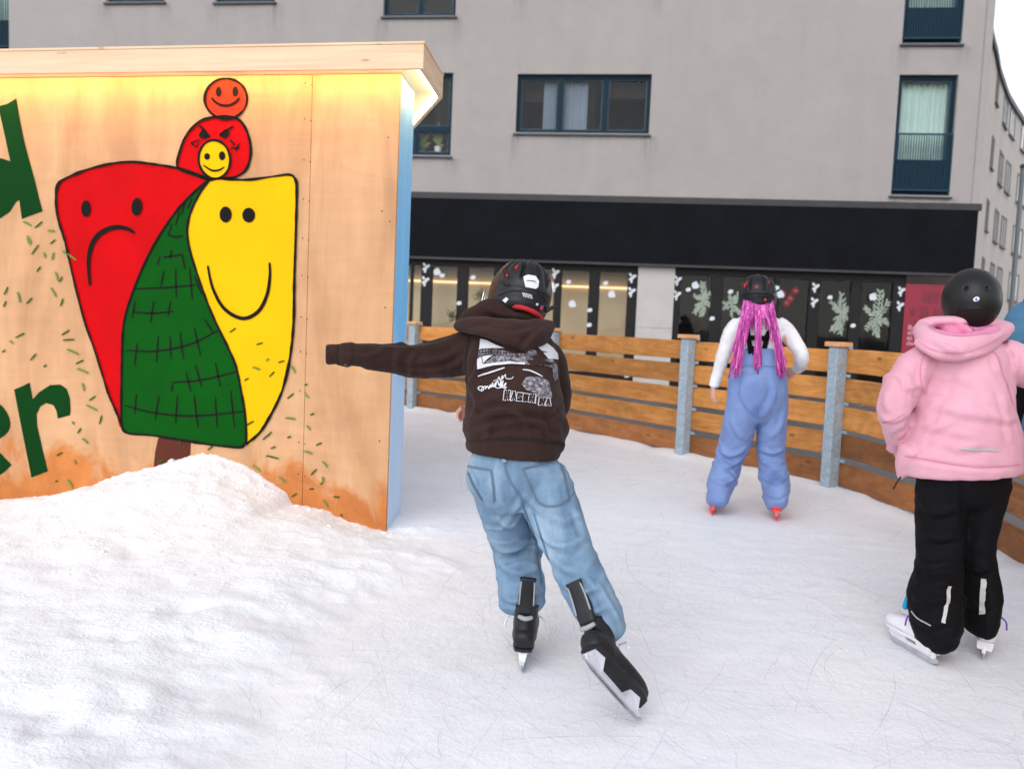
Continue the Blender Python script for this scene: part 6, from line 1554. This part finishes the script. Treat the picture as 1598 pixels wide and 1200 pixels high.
# ------------------------------------------------------------------ the child in the pink jacket
def pink():
    h1, t1 = gnd(1461, 1040), gnd(1399, 1003); tl = (t1 - h1).normalized(); oL = h1 + tl * .115
    cR = gnd(1533, 1030); tr = V((.48, 1, 0)).normalized(); oR = cR + tr * .11
    uL, uR = V((.10, .0, 1)), V((.14, 0, 1))
    root = empty('person', (oL + oR) / 2, 'child in pink hooded jacket, black trousers, smooth black helmet and white figure skates', 'person')
    _, wL, shL = skate(root, oL, tl, uL, 'figure', -4, 1.02); _, wR, shR = skate(root, oR, tr, uR, 'figure', -4, 1.0)
    Y = 3.14
    R = frame((.36, .94, -.04), (.02, .06, 1)); hc = at(1516, 468, Y + .04)
    j = dict(R=R, head=hc - R.col[2] * .02, neck=at(1512, 512, Y + .03), chest=at(1508, 590, Y + .01), pelvis=at(1503, 705, Y), hipL=at(1474, 735, Y), hipR=at(1538, 735, Y),
             knL=at(1466, 845, Y + .04), knR=at(1526, 845, Y + .05), anL=wL(-.034, 0, .14), anR=wR(-.034, 0, .14), toeL=tl, toeR=tr, upfL=uL, upfR=uR,
             shL=at(1448, 560, Y), elL=at(1392, 640, Y - .03), wrL=at(1402, 685, Y + .10), hdL=V((.15, .45, -.9)), hnL=V((1, .1, .1)), curlL=.6,
             shR=at(1570, 556, Y), elR=at(1632, 590, Y + .03), wrR=at(1640, 560, Y + .22), hdR=V((-.1, .8, .4)), hnR=V((-.2, .3, -.8)), curlR=.7)
    body(root, j, 1.0)
    P = [S(1504, 715, Y, 68, .12), S(1504, 745, Y, 70, .13), S(1504, 775, Y, 60, .11)]
    LL = [S(1472, 748, Y, 38, .105), S(1468, 800, Y + .01, 37, .10), S(1467, 850, Y + .02, 35, .098), S(1465, 890, Y - .02, 35, .105), S(1459, 930, Y - .07, 40, .118), S(1460, 960, Y - .09, 38, .12), S(1463, 988, Y - .10, 33, .112), S(1470, 1006, Y - .11, 24, .085)]
    LR = [S(1538, 748, Y, 36, .105), S(1527, 800, Y + .02, 32, .10), S(1522, 850, Y + .03, 27, .092), S(1525, 890, Y + .03, 28, .095), S(1529, 930, Y + .0, 28, .105), S(1527, 962, Y - .02, 26, .105), S(1525, 982, Y - .02, 20, .09)]
    wr = [(at(1470, 760, Y), at(1467, 880, Y), .15, .005, 9, 4, 1.2, .8), (at(1466, 870, Y), at(1462, 1000, Y), .16, .016, 10, 2.6, 5.2, 1.0), (at(1530, 870, Y), at(1527, 980, Y), .14, .009, 13, 3.5, 7.2, 1.0), (at(1534, 760, Y), at(1524, 880, Y), .15, .005, 9, 4, 3.9, .8)]
    tr_ = garment('ski_trousers', [P, LL, LR], 'blackcloth', root, .007, 5, wr, .002, 2.0,
        [([(1430, 872), (1452, 884), (1498, 876)], 6, .011), ([(1420, 925), (1450, 940), (1492, 926)], 6, .011), ([(1430, 900), (1462, 912), (1498, 900)], 6, .008), ([(1428, 962), (1450, 976), (1488, 968)], 5, .009), ([(1436, 780), (1460, 800), (1500, 790)], 7, .008), ([(1510, 880), (1530, 892), (1550, 880)], 5, .009), ([(1510, 940), (1530, 950), (1554, 940)], 5, .009), ([(1500, 745), (1503, 790), (1504, 830)], 5, -.006), ([(1440, 830), (1462, 842), (1496, 836)], 6, .007)])
    f = Flat(drape(tr_, .005)); f.stroke([(1481, 914), (1479, 935), (1475, 955), (1472, 972)], 5.6, 0, k=14); f.build('reflective_strip', 'reflect', tr_)
    f = Flat(drape(tr_, .005)); f.stroke([(1536, 904), (1534, 930), (1533, 958)], 8.5, 0, k=18); f.build('reflective_strip', 'reflect', tr_)
    f = Flat(drape(tr_, .003)); f.stroke([(1423, 953), (1432, 964), (1443, 971), (1453, 976)], 2.2); f.build('zip', 'greyplastic', tr_)
    # jacket
    TS = [S(1502, 737, Y - .0, 91, .155), S(1502, 727, Y, 92, .158), S(1502, 710, Y, 91, .157), S(1503, 680, Y, 88, .152), S(1504, 645, Y + .0, 82, .145), S(1506, 610, Y + .01, 74, .135), S(1508, 580, Y + .01, 70, .128), S(1509, 556, Y + .02, 66, .118), S(1511, 535, Y + .03, 48, .10), S(1512, 520, Y + .03, 36, .085), 'flat']
    AL = [S(1455, 560, Y + .01, 28, .07), S(1432, 575, Y, 30, .075), S(1410, 605, Y - .02, 31, .076), S(1397, 636, Y - .03, 27, .072), S(1396, 662, Y + .03, 21, .058), S(1398, 684, Y + .08, 16, .046), S(1400, 697, Y + .10, 14, .04), 'flat']
    AR = [S(1558, 553, Y + .01, 26, .07), S(1580, 562, Y, 30, .075), S(1606, 575, Y + .01, 32, .075), S(1632, 588, Y + .03, 28, .07), S(1640, 575, Y + .12, 23, .055), S(1642, 562, Y + .20, 18, .045), 'flat']
    FLP = [S(1420, 700, Y - .02, 14, .05), S(1410, 725, Y + .0, 9, .03), S(1405, 745, Y + .02, 4, .014)]
    wr = [(at(1503, 735, Y), at(1510, 560, Y), .26, -.014, 6, 5, 2.4, .9), (at(1440, 568, Y), at(1396, 690, Y), .12, .015, 8, 3, 3.6, 1.2), (at(1560, 555, Y), at(1632, 590, Y), .12, .015, 8, 3, 8.1, 1.2), (at(1503, 700, Y), at(1506, 600, Y), .26, .006, 7, 4, 6.1, 1.4)]
    jk = garment('jacket', [TS, AL, AR, FLP], 'pinkcloth', root, .0065, 5, wr, .002, 2.0,
        [([(1402, 588), (1418, 604), (1438, 600)], 5, .011), ([(1403, 602), (1420, 610), (1438, 616)], 5, .010), ([(1372, 652), (1395, 656), (1417, 645)], 5, .013), ([(1383, 676), (1400, 669), (1417, 660)], 5, .011), ([(1385, 610), (1382, 630), (1392, 645)], 6, .008), ([(1446, 624), (1490, 640), (1530, 648), (1572, 656)], 8, .009), ([(1428, 692), (1460, 668), (1492, 655)], 7, .009), ([(1438, 662), (1480, 673), (1532, 681)], 7, .008), ([(1478, 578), (1520, 600), (1562, 642)], 9, .007), ([(1545, 640), (1566, 656), (1588, 650)], 6, .009), ([(1562, 600), (1571, 640), (1580, 692)], 6, .009), ([(1550, 545), (1560, 575), (1576, 602)], 5, .011), ([(1577, 543), (1587, 560), (1581, 592)], 5, .010), ([(1446, 560), (1440, 590), (1446, 620)], 6, .008),
        ([(1410, 712), (1470, 724), (1540, 731), (1594, 727)], 4, -.006), ([(1470, 690), (1500, 700), (1540, 690)], 7, .007), ([(1500, 590), (1490, 620), (1470, 650)], 8, .006)])
    f = Flat(drape(jk, .003)); f.stroke([(1499, 699), (1527, 701), (1558, 702.5)], 4.2, .35, k=10); f.build('reflective_strip', 'reflect', jk)
    f = Flat(drape(jk, .002)); f.stroke([(1412, 712), (1435, 715), (1475, 722), (1520, 728), (1560, 728), (1593, 725)], 1.5, 0, k=10); f.stroke([(1548, 548), (1556, 556), (1566, 585), (1575, 610), (1580, 630)], 1.2, 0, k=10); f.stroke([(1377, 660), (1395, 655), (1412, 645)], 1.6); f.stroke([(1441, 553), (1436, 580), (1440, 610)], 1.2); f.build('seam', 'pinkdark', jk)
    pl_ = MB(); pl_.tube([at(1406, 744, Y), at(1400, 752, Y), at(1394, 763, Y)], .0035, 6, 3); pl_.build('zip_pull', 'blackplastic', jk, True)
    # hood: thick rolled rim round a hollow
    rim = []
    cx, cy = 1504, 525
    ring = []
    for k in range(15):
        t = math.radians(-98 + 360 * k / 14.0 * .5 * 2 * (196 / 360.0) * 1.0) if False else math.radians(180 - 12 - k * (204 / 14.0) + 24)
        ring.append(t)
    low = [S(1440, 514, Y + .05, 13, .034), S(1445, 526, Y - .03, 18, .036), S(1466, 536, Y - .09, 20, .036), S(1496, 541, Y - .115, 20, .036), S(1527, 535, Y - .105, 19, .036), S(1554, 523, Y - .05, 16, .036), S(1569, 511, Y + .02, 11, .034)]
    upp = [S(1440, 508, Y + .06, 10, .036), S(1456, 503, Y + .03, 9, .035), S(1484, 501, Y + .0, 8, .034), S(1512, 500, Y - .01, 8, .034), S(1542, 502, Y + .01, 9, .034), S(1566, 512, Y + .05, 10, .036)]
    skirt = [S(1436, 535, Y - .03, 7, .03), S(1460, 550, Y - .10, 9, .03), S(1488, 556, Y - .12, 9, .03), S(1520, 550, Y - .115, 9, .03), S(1548, 538, Y - .07, 8, .03)]
    for l in (low, upp, skirt):
        for i, p in enumerate(l): l[i] = (p[0], p[1], p[2], V((0, 0, 1)))
    core = [S(1474, 522, Y + .0, 30, .06), S(1540, 518, Y + .0, 30, .06)]
    fold = [S(1494, 512, Y - .03, 6, .02), S(1508, 516, Y - .05, 7, .022), S(1514, 524, Y - .07, 5, .018)]
    core = [(p[0], .03, .05, V((0, 0, 1))) for p in core]
    wr = [(at(1440, 530, Y - .1), at(1565, 530, Y - .1), .16, .006, 4, 9, 2.2, .8)]
    fold2 = [(at(1455, 532, Y - .09), .012, .02), (at(1480, 545, Y - .15), .010, .015), (at(1500, 552, Y - .15), .006, .01)]
    hd = garment('hood', [low, upp, skirt, core, fold, fold2], 'pinkcloth', root, .0065, 4, wr, .0015)
    f = Flat(drape(hd, .0015)); f.poly(C([(1448, 509), (1470, 505), (1504, 504), (1540, 506), (1562, 512), (1550, 520), (1530, 522), (1500, 525), (1470, 521)]), 3); f.build('lining', 'pinkdark', hd)
    f = Flat(drape(hd, .002)); f.stroke([(1433, 533), (1456, 546), (1484, 551), (1515, 548), (1548, 534), (1570, 520)], 1.2, 0, k=10); f.build('seam', 'pinkdark', hd)
    he, pos = helmet(root, hc, R, .101, .126, .116, 'smooth', 'helmet_gloss')
    f = Flat(drape(he, .0015)); f.poly(ellipse_px(1523.5, 467, 5.2, 3.6, -.35, 16), 2); bdg = f.build('badge', 'whitedecal', he)
    f = Flat(drape(he, .0025)); f.poly(ellipse_px(1523.5, 467.5, 1.6, 2.2, -.2, 10), 2); f.build('badge_print', 'blueprint', bdg)
    hr_ = MB(); hr_.ball(hc - R.col[2] * .025 - R.col[1] * .012, R, .090, .108, .10, 20, 12); hr_.build('hair', 'hair_dark', root, True)
    sk = MB(); sk.tube([wL(.07, .02, .15), wL(.05, .03, .19), wL(.02, .035, .22)], .011, 8, 3, 'round'); sk.build('sock', 'cyan', root, True)
pink()

# ------------------------------------------------------------------ the person at the right edge
def edge():
    Y = 3.75
    fx = 1682
    base = at(fx, 600, Y); base.z = 0
    oL, oR = V((at(1672, 700, Y).x, Y, 0)), V((at(1722, 700, Y).x, Y, 0)); t_ = V((.05, 1, 0)).normalized(); u_ = V((0, 0, 1))
    root = empty('person', base, 'person in blue fleece and black gloves half cut off behind the pink jacket', 'person')
    _, wL, _s = skate(root, oL, t_, u_, 'hockey', -4); _, wR, _s = skate(root, oR, t_, u_, 'hockey', -4)
    px = lambda x, y, d=0: at(x, y, Y + d)
    R = frame((.1, .99, -.05), (0, .1, 1)); hc = px(1662, 405, .05)
    j = dict(R=R, head=hc - R.col[2] * .02, neck=px(1660, 448, .04), chest=px(1660, 530), pelvis=px(1660, 650), hipL=px(1630, 680), hipR=px(1690, 680), knL=px(1660, 800, .05), knR=px(1710, 800, .05),
             anL=wL(-.034, 0, .14), anR=wR(-.034, 0, .14), toeL=t_, toeR=t_, upfL=u_, upfR=u_, shL=px(1604, 490), elL=px(1588, 572), wrL=px(1592, 640, .04), hdL=V((.05, .2, -1)), hnL=V((1, 0, 0)), curlL=.6,
             shR=px(1716, 490), elR=px(1736, 575), wrR=px(1736, 640, .1), hdR=V((0, .3, -1)), hnR=V((-1, 0, 0)), curlR=.6)
    body(root, j, 1.05)
    TS = [px_s for px_s in (S(1660, 690, Y, 66, .15), S(1660, 640, Y, 66, .15), S(1660, 580, Y, 64, .145), S(1660, 520, Y, 66, .14), S(1660, 482, Y + .01, 58, .115), S(1660, 456, Y + .03, 34, .085))] + ['flat']
    AL = [S(1618, 488, Y, 26, .075), S(1600, 505, Y, 30, .08), S(1594, 540, Y, 26, .07), S(1590, 575, Y, 23, .062), S(1590, 592, Y, 20, .055), 'flat']
    AR = [S(1702, 488, Y, 26, .075), S(1722, 510, Y, 30, .08), S(1734, 575, Y, 23, .062), S(1736, 630, Y + .06, 18, .05), 'flat']
    wr = [(px(1604, 490), px(1590, 590), .12, .008, 9, 4, 1.5, 1), (px(1660, 680), px(1660, 480), .25, -.008, 6, 5, 4.5, 1)]
    garment('fleece', [TS, AL, AR], 'teal', root, .009, 5, wr, .002)
    garment('glove', [[S(1590, 588, Y, 22, .06), S(1590, 620, Y + .02, 21, .055), S(1592, 650, Y + .04, 20, .05), S(1594, 684, Y + .05, 19, .045), S(1597, 700, Y + .05, 12, .03)]], 'blackcloth', root, .008, 4)
    garment('snow_trousers', [[S(1660, 672, Y, 70, .16), S(1660, 720, Y, 72, .165)], [S(1634, 700, Y, 40, .12), S(1660, 790, Y + .03, 34, .11), S(1668, 880, Y, 36, .11), S(1670, 925, Y, 30, .09)], [S(1696, 700, Y, 40, .12), S(1710, 800, Y + .03, 38, .11), S(1720, 880, Y, 40, .11), S(1720, 925, Y, 30, .09)]], 'bluepants', root, .01, 5, [(px(1630, 700), px(1630, 920), .2, .01, 10, 3, 2.5, 1)], .002)
    garment('hood', [[(p[0], p[1], p[2], V((0, 0, 1))) for p in (S(1610, 470, Y, 14, .04), S(1630, 480, Y - .09, 22, .05), S(1662, 486, Y - .12, 24, .05), S(1700, 478, Y - .09, 22, .05), S(1712, 468, Y, 14, .04))]], 'teal', root, .008, 4)
    helmet(root, hc, R, .115, .142, .128, 'smooth', 'helmet_gloss')
edge()
